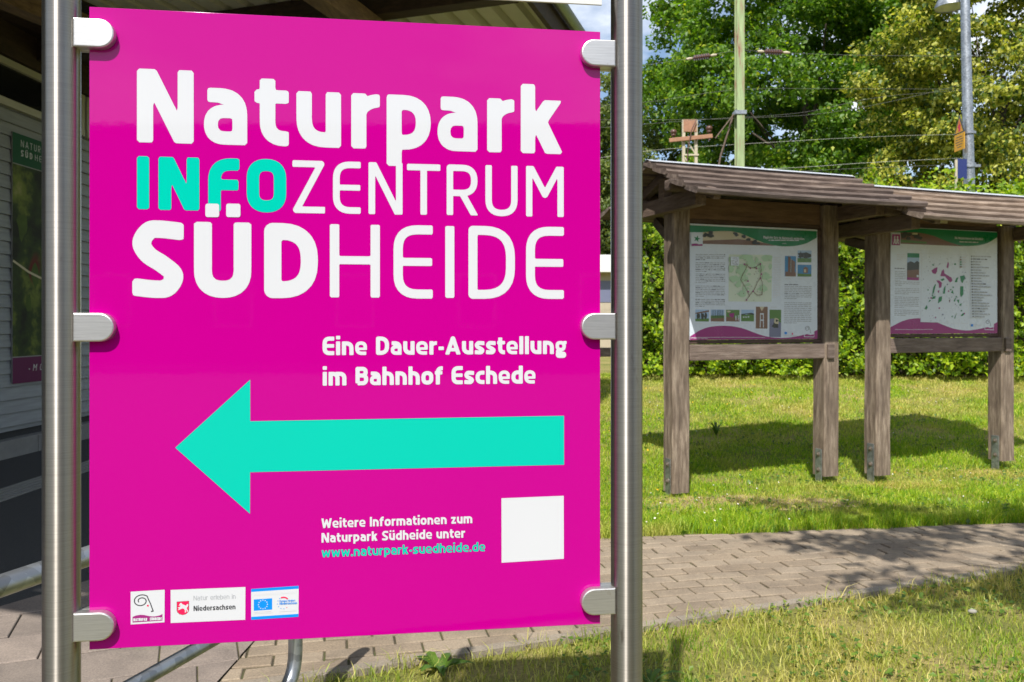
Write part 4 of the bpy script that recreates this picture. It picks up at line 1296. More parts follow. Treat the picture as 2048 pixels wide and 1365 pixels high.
while c < C_IN:                      # trapezoid ribs along the eave direction
    prof = [(c, 4.36), (c + .15, 4.36), (c + .165, 4.44), (c + .23, 4.44), (c + .245, 4.36)]
    for (c0, z0), (c1, z1) in zip(prof[:-1], prof[1:]):
        b.add([C_(A_NEAR, c0, z0), C_(A_NEAR, c1, z1), C_(A_FAR, c1, z1), C_(A_FAR, c0, z0)], [(0, 1, 2, 3)])
    c += .245
b.add([C_(A_NEAR, 0, 4.47), C_(A_FAR, 0, 4.47), C_(A_FAR, C_IN, 4.47), C_(A_NEAR, C_IN, 4.47)], [(0, 1, 2, 3)])
roof = b.build('canopy_roof', M_['deck'], bld)
b = MB()
for k in range(22):
    c0 = 4.2 + k * .16
    q = [C_(A_NEAR + .1, c0, 4.348), C_(A_FAR, c0, 4.348), C_(A_FAR, c0 + .155, 4.348), C_(A_NEAR + .1, c0 + .155, 4.348)]
    b.add(q + [p + Vector((0, 0, .008)) for p in q], [(0, 1, 2, 3), (0, 1, 5, 4), (2, 3, 7, 6)])
b.build('soffit_boards', M_['beam'], bld)
def cbeam(name, a0, c0, a1, c1, z, w, h, m, par=None):
    b = MB(); beam(b, C_(a0, c0, z), C_(a1, c1, z), w, h, bev=.008); return b.build(name, m, par or bld)
for a in (-6.9, -4.9, -2.7, -.75, 1.20):
    cbeam('canopy_beam', a, .18, a, C_IN, 4.235, .16, .24, M_['beam'])
for c in (1.55, 4.0, 6.4):
    cbeam('rafter', A_NEAR + .2, c, A_FAR - .1, c, 4.01, .17, .20, M_['rafter'])
cbeam('fascia', A_NEAR, .10, A_FAR, .10, 4.28, .05, .30, M_['beam'])
cbeam('fascia', A_NEAR - .03, .10, A_NEAR - .03, C_IN, 4.28, .05, .30, M_['beam'])
cbeam('fascia', A_FAR + .03, .10, A_FAR + .03, C_IN, 4.28, .05, .30, M_['beam'])
b = MB()
for k in range(9):
    a0, a1 = math.pi * k / 8, math.pi * (k + 1) / 8
    if k < 8:
        p = [( -math.cos(q) * .06, -math.sin(q) * .06) for q in (a0, a1)]
        b.add([C_(A_NEAR, p[0][0] - .0, 4.37 + p[0][1]), C_(A_FAR, p[0][0], 4.37 + p[0][1]), C_(A_FAR, p[1][0], 4.37 + p[1][1]), C_(A_NEAR, p[1][0], 4.37 + p[1][1])], [(0, 1, 2, 3)], 0, True)
b.build('gutter', plain('zinc_gutter', (.36, .38, .40), .4, .6), bld)
for a, c in ((-7.2, 1.5), (-7.2, 5.0)):
    b = MB(); p = C_(a, c, -.02); beam(b, p, (p.x, p.y, 3.9), .16, .16, up=(1, 0, 0)); b.build('column', M_['beam'], bld)

M_['banner_green'] = plain('banner_green', (.002, .085, .035), .7)
M_['banner_maroon'] = plain('banner_maroon', (.13, .008, .075), .7)
M_['banner_leaf'] = plain('banner_leaf', (.06, .10, .012), .7, 0, .5, 9)
# banner on the wall
ban = thing('wall_banner', 'tall banner with green top and berry photo on the clapboard wall', 'banner', (-5.1, 8.0, 0), -WANG + R(90))
# local: x along the wall, y into the wall; the wall face is y = 0
bx0, bx1 = .06, 1.17
b = MB(); b.box((bx0, -.044, .73), (bx1, -.031, 3.285)); b.build('backing', plain('banner_backing', (.3, .3, .3), .5), ban)
fl = Flat(-.0442, .0006)
fl.rect(bx0, 2.975, bx1, 3.285, 'banner_green')
fl.text('NATURPARK', .185, .76, 3.160, .070, .05, .008, 'lightgrey_print', gap=.42)
fl.text('SÜD', .185, .365, 3.062, .066, .05, .014, 'lightgrey_print', gap=.42)
fl.text('HEIDE', .405, .68, 3.062, .066, .05, .008, 'lightgrey_print', gap=.42)
fl.build('green_header', ban)
def berry_mat():
    n = NT('banner_leaf_photo')
    v = n.coords((1, 1, 1))
    f = n.noise(v, 3.2, 4, 0.6)
    c = n.ramp(f, [(0.36, (0.008, 0.012, 0.006)), (0.5, (0.03, 0.055, 0.01)), (0.62, (0.16, 0.20, 0.03)), (0.75, (0.30, 0.30, 0.10))])
    f2 = n.noise(n.coords((1, 1, .8)), 1.6, 1)
    c = n.mix(n.ramp(f2, [(0.64, (0, 0, 0)), (0.67, (1, 1, 1))]), c, (0.13, 0.012, 0.008))
    return n.set(Base_Color=c, Roughness=0.7)
M_['berry'] = berry_mat()
fl = Flat(-.0442, .0006)
fl.rect(bx0, 1.005, bx1, 2.965, 'berry')
for xx, zz, s in ((.2, 2.35, .14), (.42, 1.85, .12), (.3, 1.55, .10), (.7, 2.2, .15), (.6, 1.4, .12)):
    fl.poly([(xx + s * u, zz + s * v) for u, v in blob(0, 0, .5, 1.0, 11, .3)], 'banner_leaf')
fl.stroke([(bx0, 1.98), (.3, 1.88), (.6, 1.80)], .012, 'photo_cream')
fl.build('photo_field', ban)
fl = Flat(-.0442, .0006)
fl.rect(bx0, .73, bx1, .995, 'banner_maroon')
fl.text('•', .31, .325, .845, .065, .05, .014, 'lightgrey_print')
fl.char('M', .372, .845, .058, .06, .068, .009, 'lightgrey_print', slant=.2)
fl.char('O', .482, .845, .046, .06, .068, .009, 'lightgrey_print', slant=.2)
fl.build('magenta_footer', ban)

# ------------------------------------------------------------------ foliage
def leaf_cards(c, d, n, L, Wd, fold=.18):
    """c centres, d leaf axes, n leaf normals (N, 3); L, Wd (N,): two triangles folded at the midrib"""
    s = np.cross(d, n)
    s /= np.linalg.norm(s, axis=1, keepdims=True) + 1e-9
    L, Wd = L[:, None], Wd[:, None]
    base, tip = c - d * L * .5, c + d * L * .5 - n * L * .08
    mid = c - d * L * .06
    l, r = mid + s * Wd * .5 + n * Wd * fold, mid - s * Wd * .5 + n * Wd * fold
    N = len(c)
    v = np.stack([base, l, tip, r], 1).reshape(-1, 3)
    i = np.arange(N) * 4
    f = np.concatenate([np.stack([i, i + 2, i + 1], 1), np.stack([i, i + 3, i + 2], 1)])
    return v, f
def unit(a): return a / (np.linalg.norm(a, axis=1, keepdims=True) + 1e-9)
def rdir(N, r=rng): return unit(r.normal(size=(N, 3)))

def tree(name, label, cat, base, crown, rad, n_clump, per, leaf, mats, trunk_r, seed, group=None, clump=(.55, 1.0), droop=.25, gaps=None, skip_below=None, limbs=22):
    r = np.random.default_rng(seed)
    t = thing(name, label, cat, base, 0, group)
    cc = np.array(crown); rad = np.array(rad)
    u = rdir(n_clump, r)
    rr_ = (.42 + .58 * r.random(n_clump) ** .6)[:, None]
    lump = 1 + .16 * np.sin(3.1 * u[:, :1] + seed) + .14 * np.sin(4.3 * u[:, 1:2] + 2 * u[:, 2:3] + seed * 1.7)
    C = cc + u * rr_ * rad * lump
    if skip_below is not None: C = C[C[:, 2] > skip_below]
    V, Fs, off = [], [], 0
    K = len(C)
    cr = r.uniform(*clump, K)
    N = K * per
    idx = np.repeat(np.arange(K), per)
    q = rdir(N, r) * (r.random(N) ** .45)[:, None]
    q[:, 2] *= .62
    P = C[idx] + q * cr[idx][:, None]
    out = unit(P - cc)
    d = unit(rdir(N, r) + out * .5 - np.array([0, 0, droop]))
    nn = unit(rdir(N, r) * .8 + np.array([0, 0, .7]) + out * .3)
    L = r.uniform(leaf * .7, leaf * 1.3, N)
    v, f = leaf_cards(P, d, nn, L, L * r.uniform(.55, .8, N))
    np_mesh('crown', v, f, mats, t)
    b = MB()
    h = cc[2] * 1.02
    tp = [Vector((0, 0, -.3)), Vector((.05, .02, h * .3)), Vector((cc[0] * .5, cc[1] * .5, h * .6)), Vector((cc[0], cc[1], h))]
    b.tube(tp, [trunk_r * 1.25, trunk_r, trunk_r * .6, trunk_r * .2], 10)
    for j in r.permutation(K)[:limbs]:
        tgt = Vector(C[j])
        s = min(.95, max(.3, (tgt.z / h) * .6))
        st = Vector((cc[0] * s * .8, cc[1] * s * .8, h * s))
        midp = st.lerp(tgt, .5) + Vector((0, 0, -.12 * (tgt - st).length * .3)) + Vector(r.normal(size=3) * .15)
        b.tube([st, midp, tgt], [trunk_r * .17, trunk_r * .10, trunk_r * .03], 6, caps=False)
    b.build('trunk', M_['bark'], t)
    return t
M_['bark'] = wood_mat('tree_bark', (.03, .024, .018), (.075, .06, .045), (.13, .11, .085), 'Z', .95)
M_['oak'] = leaf_mat('oak_leaf', [(0, (.045, .11, .008)), (.5, (.095, .20, .014)), (.9, (.18, .30, .022)), (1, (.36, .40, .03))], .42, 1.8)
M_['lime'] = leaf_mat('lime_leaf_and_blossom', [(0, (.04, .08, .008)), (.36, (.10, .17, .016)), (.46, (.34, .36, .045)), (1, (.54, .52, .10))], .36, 1.6)
M_['pale'] = leaf_mat('pale_tree_leaf', [(0, (.06, .10, .02)), (.6, (.14, .19, .045)), (1, (.24, .27, .07))], .34, 1.5)
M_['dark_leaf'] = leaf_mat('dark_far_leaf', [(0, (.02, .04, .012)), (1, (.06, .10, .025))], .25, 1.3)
def tree_at(px, depth, zb=.5):
    p = at(px, 646, depth)
    return (p.x, p.y, zb)
tree('oak_tree', 'big dark green oak filling the sky behind the left notice board', 'tree', tree_at(1660, 25), (-.9, 0, 8.4), (4.7, 3.6, 5.6), 560, 260, .14, M_['oak'], .34, 3, clump=(.42, .82), skip_below=2.4, limbs=12)
tree('lime_tree', 'yellow flowering lime tree behind the grey lamp post', 'tree', tree_at(1990, 19), (.2, 0, 6.6), (3.4, 2.6, 5.4), 430, 300, .105, M_['lime'], .26, 8, clump=(.34, .64), droop=.6, skip_below=.7, limbs=16)
tree('broadleaf_tree', 'pale green loose tree seen close to the right steel post', 'tree', tree_at(1215, 29), (.2, 0, 5.6), (2.7, 2.4, 4.5), 260, 220, .13, M_['pale'], .2, 12, clump=(.45, .8), skip_below=.8, limbs=26)
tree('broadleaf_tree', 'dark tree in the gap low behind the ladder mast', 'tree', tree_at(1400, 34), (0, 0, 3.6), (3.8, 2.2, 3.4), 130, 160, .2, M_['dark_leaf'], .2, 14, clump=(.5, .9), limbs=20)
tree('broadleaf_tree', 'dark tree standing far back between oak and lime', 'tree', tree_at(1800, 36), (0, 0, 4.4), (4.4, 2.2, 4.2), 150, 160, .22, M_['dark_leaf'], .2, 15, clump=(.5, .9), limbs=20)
# tree beside the camera whose branch shades the path
tree('broadleaf_tree', 'tree standing right of the frame whose leafy branch shades the brick path', 'tree', (4.9, 1.3, 0), (-2.75, .2, 4.6), (1.5, 1.1, .7), 40, 56, .11, M_['oak'], .13, 22, clump=(.22, .42), limbs=26)

# hedge: beech hedge on the bank behind the boards
M_['hedge'] = leaf_mat('beech_hedge_leaf', [(0, (.035, .075, .005)), (.35, (.145, .26, .010)), (.8, (.34, .46, .016)), (1, (.46, .50, .03))], .42, 1.7)
M_['hedge_twig'] = plain('hedge_twig', (.05, .04, .025), .9)
hp0 = Vector((at(1262, 646, 12.0).x, 12.2, 0))
hedge = thing('hedge', 'tall clipped beech hedge with bright new shoots behind the notice boards', 'hedge', (hp0.x, hp0.y, th(3, 12.2)), R(-3))
def hedge_leaves():
    r = np.random.default_rng(31)
    Lx = 12.0
    def top(x): return 2.32 + .075 * np.clip(x, 0, 9) + .10 * np.sin(x * 2.1) + .07 * np.sin(x * 5.3 + 1)
    N = 62000
    x = r.random(N) * Lx - .1 * r.random(N)
    h = r.random(N)
    z = .06 + h * top(x)
    bulge = .14 * np.sin(x * 2.7 + z * 1.9) + .14 * np.sin(x * 6.1 - z * 4.3) + .14 * np.sin(z * 8.7 + x * 3.3) + .12 * np.sin(x * 15 + z * 13) + .12 * np.sin(x * 19 - z * 17)
    dep = (r.random(N) ** 1.8) * .55
    y = -.30 - bulge * .8 + dep
    P = np.stack([x, y, z], 1)
    d = unit(rdir(N, r) + np.array([0, -.5, -.25]))
    n = unit(rdir(N, r) * .75 + np.array([0, -.55, .65]))
    L = r.uniform(.05, .10, N)
    # left end face and top
    M = 9000
    z2 = .06 + r.random(M) * 2.3
    P2 = np.stack([-.15 + r.random(M) * .3, r.random(M) * 1.3 - .3, z2], 1)
    M2 = 9000
    x3 = r.random(M2) * Lx
    P3 = np.stack([x3, r.random(M2) * 1.3 - .3, .06 + top(x3) + r.normal(size=M2) * .07], 1)
    # upright shoots along the top
    S = 150
    sx = r.random(S) * Lx; sh = r.uniform(.15, .5, S)
    sp = np.repeat(np.arange(S), 16)
    tt = r.random(S * 16)
    P4 = np.stack([sx[sp] + r.normal(size=S * 16) * .035, -.1 + .5 * r.random(S)[sp] + r.normal(size=S * 16) * .03, .04 + top(sx[sp]) + tt * sh[sp]], 1)
    Pe = np.concatenate([P2, P3, P4]); Ne = len(Pe)
    P = np.concatenate([P, Pe])
    d = np.concatenate([d, unit(rdir(Ne, r) + np.array([0, -.2, .2]))])
    n = np.concatenate([n, unit(rdir(Ne, r) * .7 + np.array([0, -.3, .6]))])
    L = np.concatenate([L, r.uniform(.05, .10, Ne)])
    return leaf_cards(P, d, n, L, L * .62)
v, f = hedge_leaves()
np_mesh('foliage', v, f, M_['hedge'], hedge)
b = MB()
hr = random.Random(3)
for k in range(110):
    x = hr.uniform(0, 11.9); y = hr.uniform(.0, .7)
    z = hr.uniform(1.4, 2.3)
    b.tube([(x, y, -.1), (x + hr.uniform(-.15, .15), y + hr.uniform(-.1, .1), z * .5), (x + hr.uniform(-.3, .3), y + hr.uniform(-.3, .1), z)], [.02, .014, .005], 5, caps=False)
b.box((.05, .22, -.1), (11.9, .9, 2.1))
b.build('branches', M_['hedge_twig'], hedge)

# ------------------------------------------------------------------ grass
def grass_mat(name, straw, cols):
    n = NT(name)
    g = n.node('ShaderNodeNewGeometry')
    rnd = g.outputs['Random Per Island']
    v = n.coords()
    big_ = n.noise(v, 1.1, 4, 0.6)
    gr = n.ramp(rnd, cols)
    stw = n.ramp(rnd, [(0, (.30, .31, .04)), (.5, (.52, .47, .12)), (1, (.68, .56, .22))])
    if straw > .45:
        sep = n.node('ShaderNodeSeparateXYZ'); n.link(v, sep.inputs[0])
        mr_ = n.node('ShaderNodeMapRange'); n.link(sep.outputs['Y'], mr_.inputs['Value'])
        mr_.inputs['From Min'].default_value = 8.2; mr_.inputs['From Max'].default_value = 11.5
        mr_.inputs['To Min'].default_value = 0.0; mr_.inputs['To Max'].default_value = 0.13
        ad = n.node('ShaderNodeMath', operation='ADD'); n.link(big_, ad.inputs[0]); n.link(mr_.outputs[0], ad.inputs[1])
        big_ = ad.outputs[0]
    fac = n.ramp(big_, [(straw, (0, 0, 0)), (straw + .22, (.9, .9, .9))])
    c = n.mix(fac, gr, stw)
    n.set(Base_Color=c, Roughness=.55)
    tr = n.node('ShaderNodeBsdfTranslucent')
    n.link(n.mix(1.0, c, (1.5, 1.5, .6), 'MULTIPLY'), tr.inputs['Color'])
    ms = n.node('ShaderNodeMixShader'); ms.inputs[0].default_value = .34
    n.link(n.b.outputs[0], ms.inputs[1]); n.link(tr.outputs[0], ms.inputs[2]); n.link(ms.outputs[0], n.out.inputs['Surface'])
    return n.m
def blades(P, h, w, lean, r):
    N = len(P)
    a = r.random(N) * 2 * math.pi
    side = np.stack([np.cos(a), np.sin(a), np.zeros(N)], 1)
    b_ = r.random(N) * 2 * math.pi
    bend = np.stack([np.cos(b_), np.sin(b_), np.zeros(N)], 1) * (lean * h)[:, None]
    up_ = np.zeros((N, 3)); up_[:, 2] = h
    w = w[:, None]
    v0, v1 = P - side * w / 2, P + side * w / 2
    mid = P + up_ * .58 + bend * .35
    m0, m1 = mid - side * w * .4, mid + side * w * .4
    tip = P + up_ * (1 - .25 * lean[:, None]) + bend
    V = np.stack([v0, v1, m1, m0, tip], 1).reshape(-1, 3)
    i = np.arange(N) * 5
    Fq = np.concatenate([np.stack([i, i + 1, i + 2], 1), np.stack([i, i + 2, i + 3], 1), np.stack([i + 3, i + 2, i + 4], 1)])
    return V, Fq
def tufts(N, x0, x1, y0, y1, r, power=1.0):
    """scatter with clumping"""
    x, y = x0 + (x1 - x0) * r.random(N), y0 + (y1 - y0) * r.random(N) ** power
    return x, y
r = np.random.default_rng(77)
def pnoise(x, y):
    return .5 + .25 * np.sin(x * 2.3 + 1.3 * np.sin(y * 1.7)) + .25 * np.sin(y * 3.1 + 1.1 * np.sin(x * 2.9 + .5))
# near strip of lawn, between the kerb and the camera
x, y = tufts(135000, -.9, 4.4, 2.3, 5.0, r)
ky = KA.y + (x - KA.x) * math.tan(R(20.5)) - .045 + .02 * np.sin(x * 9) + .02 * np.sin(x * 23)
keep = (y < ky) & (x > -.95 + .25 * r.random(len(x))) & (np.abs(x / y) < .72) & (r.random(len(x)) < .30 + .70 * pnoise(x * 3.1, y * 3.1) * (.4 + .6 * pnoise(x * 11, y * 11)))
x, y = x[keep], y[keep]
edge = np.exp(-np.maximum(ky[keep] - y, 0) / .12)
h = r.uniform(.018, .060, len(x)) * (.55 + .45 * pnoise(x, y) + .45 * pnoise(x * 9 + 2, y * 9)) * (1 + .55 * edge)
h = np.where(r.random(len(x)) > .985, h * 2.0, h)
V, Fq = blades(np.stack([x, y, np.full(len(x), -.026)], 1), h, r.uniform(.0020, .0050, len(x)), r.uniform(.1, 1.1, len(x)), r)
tag(np_mesh('near_grass', V, Fq, grass_mat('near_grass_blade', .36, [(0, (.07, .17, .006)), (.5, (.20, .33, .012)), (.85, (.36, .44, .03)), (1, (.55, .48, .14))])), 'short patchy grass with dry straw in front of the kerb', 'grass', kind='stuff')
# lawn beyond the path
n2 = 330000
d_ = 4.9 * (12.4 / 4.9) ** r.random(n2)
x = d_ * (.05 + .63 * r.random(n2)); y = d_
fy = FA.y + (x - FA.x) * math.tan(R(7.5)) + .03 * np.sin(x * 7) + .03 * np.sin(x * 17 + 1) + .02
keep = (y > fy) & (y < 12.6)
# bare, worn patch round the first board's feet
worn = np.exp(-(((x - 1.75) / .75) ** 2 + ((y - 6.05) / .30) ** 2)) + .8 * np.exp(-(((x - 4.1) / .6) ** 2 + ((y - 7.1) / .22) ** 2))
keep &= r.random(n2) > worn * .88
keep &= r.random(n2) < .3 + .7 * pnoise(x * 2.3, y * 2.3)
x, y = x[keep], y[keep]
edge = np.exp(-np.maximum(y - fy[keep], 0) / .22)
h = r.uniform(.018, .058, len(x)) * (.5 + .5 * pnoise(x * .9, y * .9) + .5 * pnoise(x * 5 + 1, y * 5)) * (1 + 1.1 * edge)
h = np.where(r.random(len(x)) > .985, h * 1.9, h)
w = r.uniform(.0025, .005, len(x)) * (y / 6.0)
V, Fq = blades(np.stack([x, y, th(x, y) - .004], 1), h, w, r.uniform(.1, 1.0, len(x)), r)
tag(np_mesh('lawn_grass', V, Fq, grass_mat('lawn_grass_blade', .50, [(0, (.075, .21, .004)), (.5, (.25, .42, .007)), (.85, (.45, .55, .018)), (1, (.58, .54, .10))])), 'mown lawn grass around the notice boards up to the hedge', 'grass', kind='stuff')
M_['earth'] = paver_mat('dry_worn_earth', (0.36, 0.27, 0.16), (0.36, 0.27, 0.16), (0.36, 0.27, 0.16))
for (cx, cy, rx, ry) in ((1.80, 6.00, .85, .26), (4.15, 7.08, .5, .14), (3.35, 6.62, .3, .10)):
    wr_ = random.Random(int(cx * 100))
    ws_ = []
    for k in range(40):
        a_ = 2 * math.pi * k / 40
        q_ = 1 + .18 * math.sin(3 * a_ + cx) + .14 * math.sin(7 * a_ + 2 * cx) + wr_.uniform(-.08, .08)
        ws_.append((cx + rx * q_ * math.cos(a_), cy + ry * q_ * math.sin(a_) + (cx - 1.8) * 0))
    eb = MB()
    eb.add([(x_, y_, float(th(x_, y_)) + .004) for x_, y_ in ws_], [tuple(range(40))])
    tag(eb.build('bare_earth', M_['earth']), kind='structure')
N = 9000
k3 = r.integers(0, 3, N); cx = np.array([1.80, 4.15, 3.35])[k3]; cy = np.array([6.0, 7.08, 6.62])[k3]
x = cx + r.normal(size=N) * np.array([.55, .33, .2])[k3]; y = cy + r.normal(size=N) * np.array([.17, .10, .07])[k3]
V, Fq = blades(np.stack([x, y, th(x, y) + .003], 1), r.uniform(.012, .045, N), r.uniform(.002, .004, N), r.uniform(.8, 1.8, N), r)
tag(np_mesh('dry_grass', V, Fq, grass_mat('dry_straw_blade', -.2, [(0, (.4, .3, .1)), (1, (.6, .5, .2))])), 'dead straw lying on the worn earth at the board posts', 'grass', kind='stuff')
# broad low weeds (clover, plantain) mixed in the grass
M_['weed'] = leaf_mat('broad_weed_leaf', [(0, (.05, .11, .012)), (.6, (.10, .19, .02)), (1, (.19, .27, .03))], .3, 1.4)
nw = 5200
x, y = tufts(nw, .2, 4.2, 2.6, 5.0, r)
ky = KA.y + (x - KA.x) * math.tan(R(20.5)) - .04
keep = (y < ky) & (pnoise(x * 2.2 + 3, y * 2.2) > .45)
x, y = x[keep], y[keep]
x2, y2 = tufts(5200, .6, 5.2, 5.0, 9.5, r, 1.6)
keep = (y2 > FA.y + (x2 - FA.x) * math.tan(R(7.5)) + .04) & (pnoise(x2 * 1.8 + 1, y2 * 1.8) > .5)
x, y = np.concatenate([x, x2[keep]]), np.concatenate([y, y2[keep]])
N = len(x)
P = np.stack([x, y, th(x, y) - .012 + r.uniform(.01, .05, N)], 1)
L = r.uniform(.014, .034, N) * (1 + .5 * (y > 5))
v, f = leaf_cards(P, unit(rdir(N, r) * np.array([1, 1, .5]) + np.array([0, 0, .2])), unit(rdir(N, r) * .4 + np.array([0, -.2, 1])), L, L * .7)
tag(np_mesh('clover', v, f, M_['weed']), 'low clover and broad-leaved weeds among the grass', 'weeds', kind='stuff')
# daisies and small yellow flowers
def flowers(name, label, N, col, x0, x1, y0, y1, size, seed):
    rr2 = np.random.default_rng(seed)
    b = MB()
    k = 0
    while k < N:
        x, y = rr2.uniform(x0, x1), y0 + (y1 - y0) * rr2.random() ** 1.3
        if y < far_y(x) + .1 or rr2.random() > pnoise(x * 1.5 + 4, y * 1.5): continue
        z = float(th(x, y)) + rr2.uniform(.045, .075); s = size * rr2.uniform(.7, 1.3)
        tilt = Vector((rr2.normal() * .3, -.5 + rr2.normal() * .3, 1)).normalized()
        q = tilt.to_track_quat('Z', 'Y').to_matrix().to_4x4()
        M = Matrix.Translation((x, y, z)) @ q
        ring = [(s * (1 if j % 2 else .55) * math.cos(j * math.pi / 6), s * (1 if j % 2 else .55) * math.sin(j * math.pi / 6), 0) for j in range(12)]
        b.add(ring, [tuple(range(12))], 0, False, M)
        b.add([(s * .3 * math.cos(j * math.pi / 3), s * .3 * math.sin(j * math.pi / 3), .003) for j in range(6)], [tuple(range(6))], 1, False, M)
        b.tube([(x, y, z - .06), (x, y, z - .002)], .0012, 4, 2, False)
        k += 1
    return tag(b.build(name, [col, M_['petal_y'], M_['weed']]), label, 'flowers', kind='stuff')
M_['petal_w'] = plain('white_petal', (.78, .78, .76), .7)
M_['petal_y'] = plain('yellow_petal', (.70, .42, .01), .7)
flowers('daisies', 'small white daisies scattered over the lawn', 130, M_['petal_w'], .6, 6.0, 5.2, 11.0, .0065, 3)
flowers('yellow_flowers', 'small yellow flowers scattered over the lawn', 40, M_['petal_y'], .6, 6.0, 5.2, 11.5, .010, 4)
# single weeds with rosettes
def rosette(name, label, x, y, n, L, wd, rise, seed, z=None, mat='weed'):
    rr2 = np.random.default_rng(seed)
    t = thing(name, label, 'weed', (x, y, float(th(x, y)) - .01))
    b = MB()
    for k in range(n):
        a = 2 * math.pi * k / n + rr2.normal() * .25
        l = L * rr2.uniform(.7, 1.15); e = rise * rr2.uniform(.6, 1.3)
        d = Vector((math.cos(a), math.sin(a), 0)); s = Vector((-d.y, d.x, 0))
        pts = []
        for i in range(6):
            u = i / 5
            c = d * l * u + Vector((0, 0, l * (e * u * 1.6 - e * u * u * 1.1) + .004))
            ww = wd * (math.sin(math.pi * (.12 + .86 * u)) ** .8) * (1 + (.22 if i % 2 else -.12))
            pts.append((c - s * ww / 2 + Vector((0, 0, ww * .15)), c, c + s * ww / 2 + Vector((0, 0, ww * .15))))
        vs = [p for tr in pts for p in tr]
        fs = []
        for i in range(5):
            fs += [(i * 3, i * 3 + 1, i * 3 + 4, i * 3 + 3), (i * 3 + 1, i * 3 + 2, i * 3 + 5, i * 3 + 4)]
        b.add(vs, fs, 0, True)
    b.build('leaf_rosette', M_[mat], t)
    return t
p = at(880, 1330, 3.13); rosette('dandelion_plant', 'broad-leaved weed rosette by the kerb under the magenta sign', p.x, p.y, 9, .12, .034, .55, 1)
p = at(1300, 1340, 3.0); rosette('dandelion_plant', 'low weed at the foot of the right steel post', p.x, p.y, 8, .13, .02, .8, 5)
p = at(1432, 868, 8.6); rosette('dandelion_plant', 'dark dock plant in the shade behind the left notice board', p.x, p.y, 9, .10, .03, 1.8, 7)
# white stone in the near grass
b = MB(); q = at(1945, 1213, 3.73); b.sphere((q.x, q.y, -.002), .015, 0, 10, 6, (1.5, 1, .7))
tag(b.build('pebble', plain('pale_stone', (.28, .26, .23), .8, 0, .2, 50)), 'pale pebble lying in the near grass', 'stone')

# ------------------------------------------------------------------ railway things behind the hedge
def mast_mat():
    n = NT('flaking_green_paint')
    f = n.noise(n.coords((9, 9, 1.2)), 1.5, 5, .65)
    c = n.ramp(f, [(.33, (.22, .10, .06)), (.40, (.28, .25, .14)), (.48, (.25, .32, .15)), (.72, (.36, .44, .22))])
    return n.set(Base_Color=c, Roughness=.75)
M_['mast'] = mast_mat()
def placed(px, depth): p = at(px, 646, depth); return (p.x, p.y, .5)
mx = placed(1479, 17)
mast = thing('catenary_mast', 'tall slim green painted steel mast rising behind the left notice board', 'mast', mx)
b = MB()
for a0, a1, b0, b1 in ((-.08, .08, -.10, -.085), (-.08, .08, .085, .10), (-.012, .012, -.0849, .0849)): b.box((a0, b0, -.5), (a1, b1, 9.5))
b.box((-.080, -.0848, 5.4), (-.014, .0848, 5.415)); b.box((.014, -.0848, 3.4), (.08, .0848, 3.415))
b.build('steel_section', M_['mast'], mast)
b = MB(); b.tube([(-.09, .1, 5.35), (-.35, .2, 4.45), (-.56, .3, 3.2)], .022, 8); b.tube([(-.08, .0, 5.35), (-.5, .05, 4.8)], .014, 6); b.build('strut', M_['wood_y'], mast)
b = MB(); b.box((-.12, -.12, 5.28), (.12, .12, 5.36)); b.build('collar', M_['galv'], mast)
M_['rust'] = plain('rusty_steel', (.33, .17, .10), .85, 0, .35, 14)
M_['pale_paint'] = plain('peeling_cream_paint', (.46, .40, .29), .8, 0, .35, 16)
M_['insul'] = plain('brown_porcelain', (.10, .045, .032), .35)
lx = at(1379, 646, 20)
lat = thing('lattice_mast', 'short rusty ladder mast with a cross arm above the board roof', 'mast', (lx.x, lx.y, .5))
sc_ = 20 / F
zt = CAM_Z + (646 - 240) * sc_ - .5
b = MB()
for xx in (-.15, .16): b.box((xx - .035, -.04, -.5), (xx + .035, .04, zt))
b.build('leg_pair', M_['pale_paint'], lat)
b = MB(); b.box((-.16, -.055, zt - .31), (.17, -.042, zt + .0)); b.build('head_plate', M_['rust'], lat)
b = MB()
for k in range(9):
    z0 = zt - .45 - k * .5
    beam(b, (-.13, -.046, z0), (.14, -.046, z0 - .45) if k % 2 else (.14, -.046, z0 - .42), .02, .03, bev=0)
    b.box((-.15, -.065, z0 - .46), (.22, -.05, z0 - .42))
b.build('bracing', M_['pale_paint'], lat)
za = CAM_Z + (646 - 279) * sc_ - .5
b = MB(); beam(b, (-.53, -.10, za - .05), (.55, -.10, za + .06), .06, .10, bev=.01); b.build('cross_arm', M_['rust'], lat)
for xx, dz in ((-.42, .10), (.47, .19)):
    b = MB()
    b.tube([(xx, -.10, za - .12 + dz * .3), (xx, -.10, za + dz)], .018, 8)
    b.sphere((xx, -.10, za + dz + .06), .085, 0, 12, 8, (1, 1, .8)); b.sphere((xx, -.10, za + dz - .02), .065, 0, 12, 6, (1, 1, .6))
    b.build('insulator', M_['insul'], lat)
b = MB(); b.tube([(.15, -.12, zt - .02), (.02, -.16, za + .2), (-.08, -.17, za - .3), (-.12, -.15, za - 1.6)], .014, 6); b.build('cable', M_['insul'], lat)

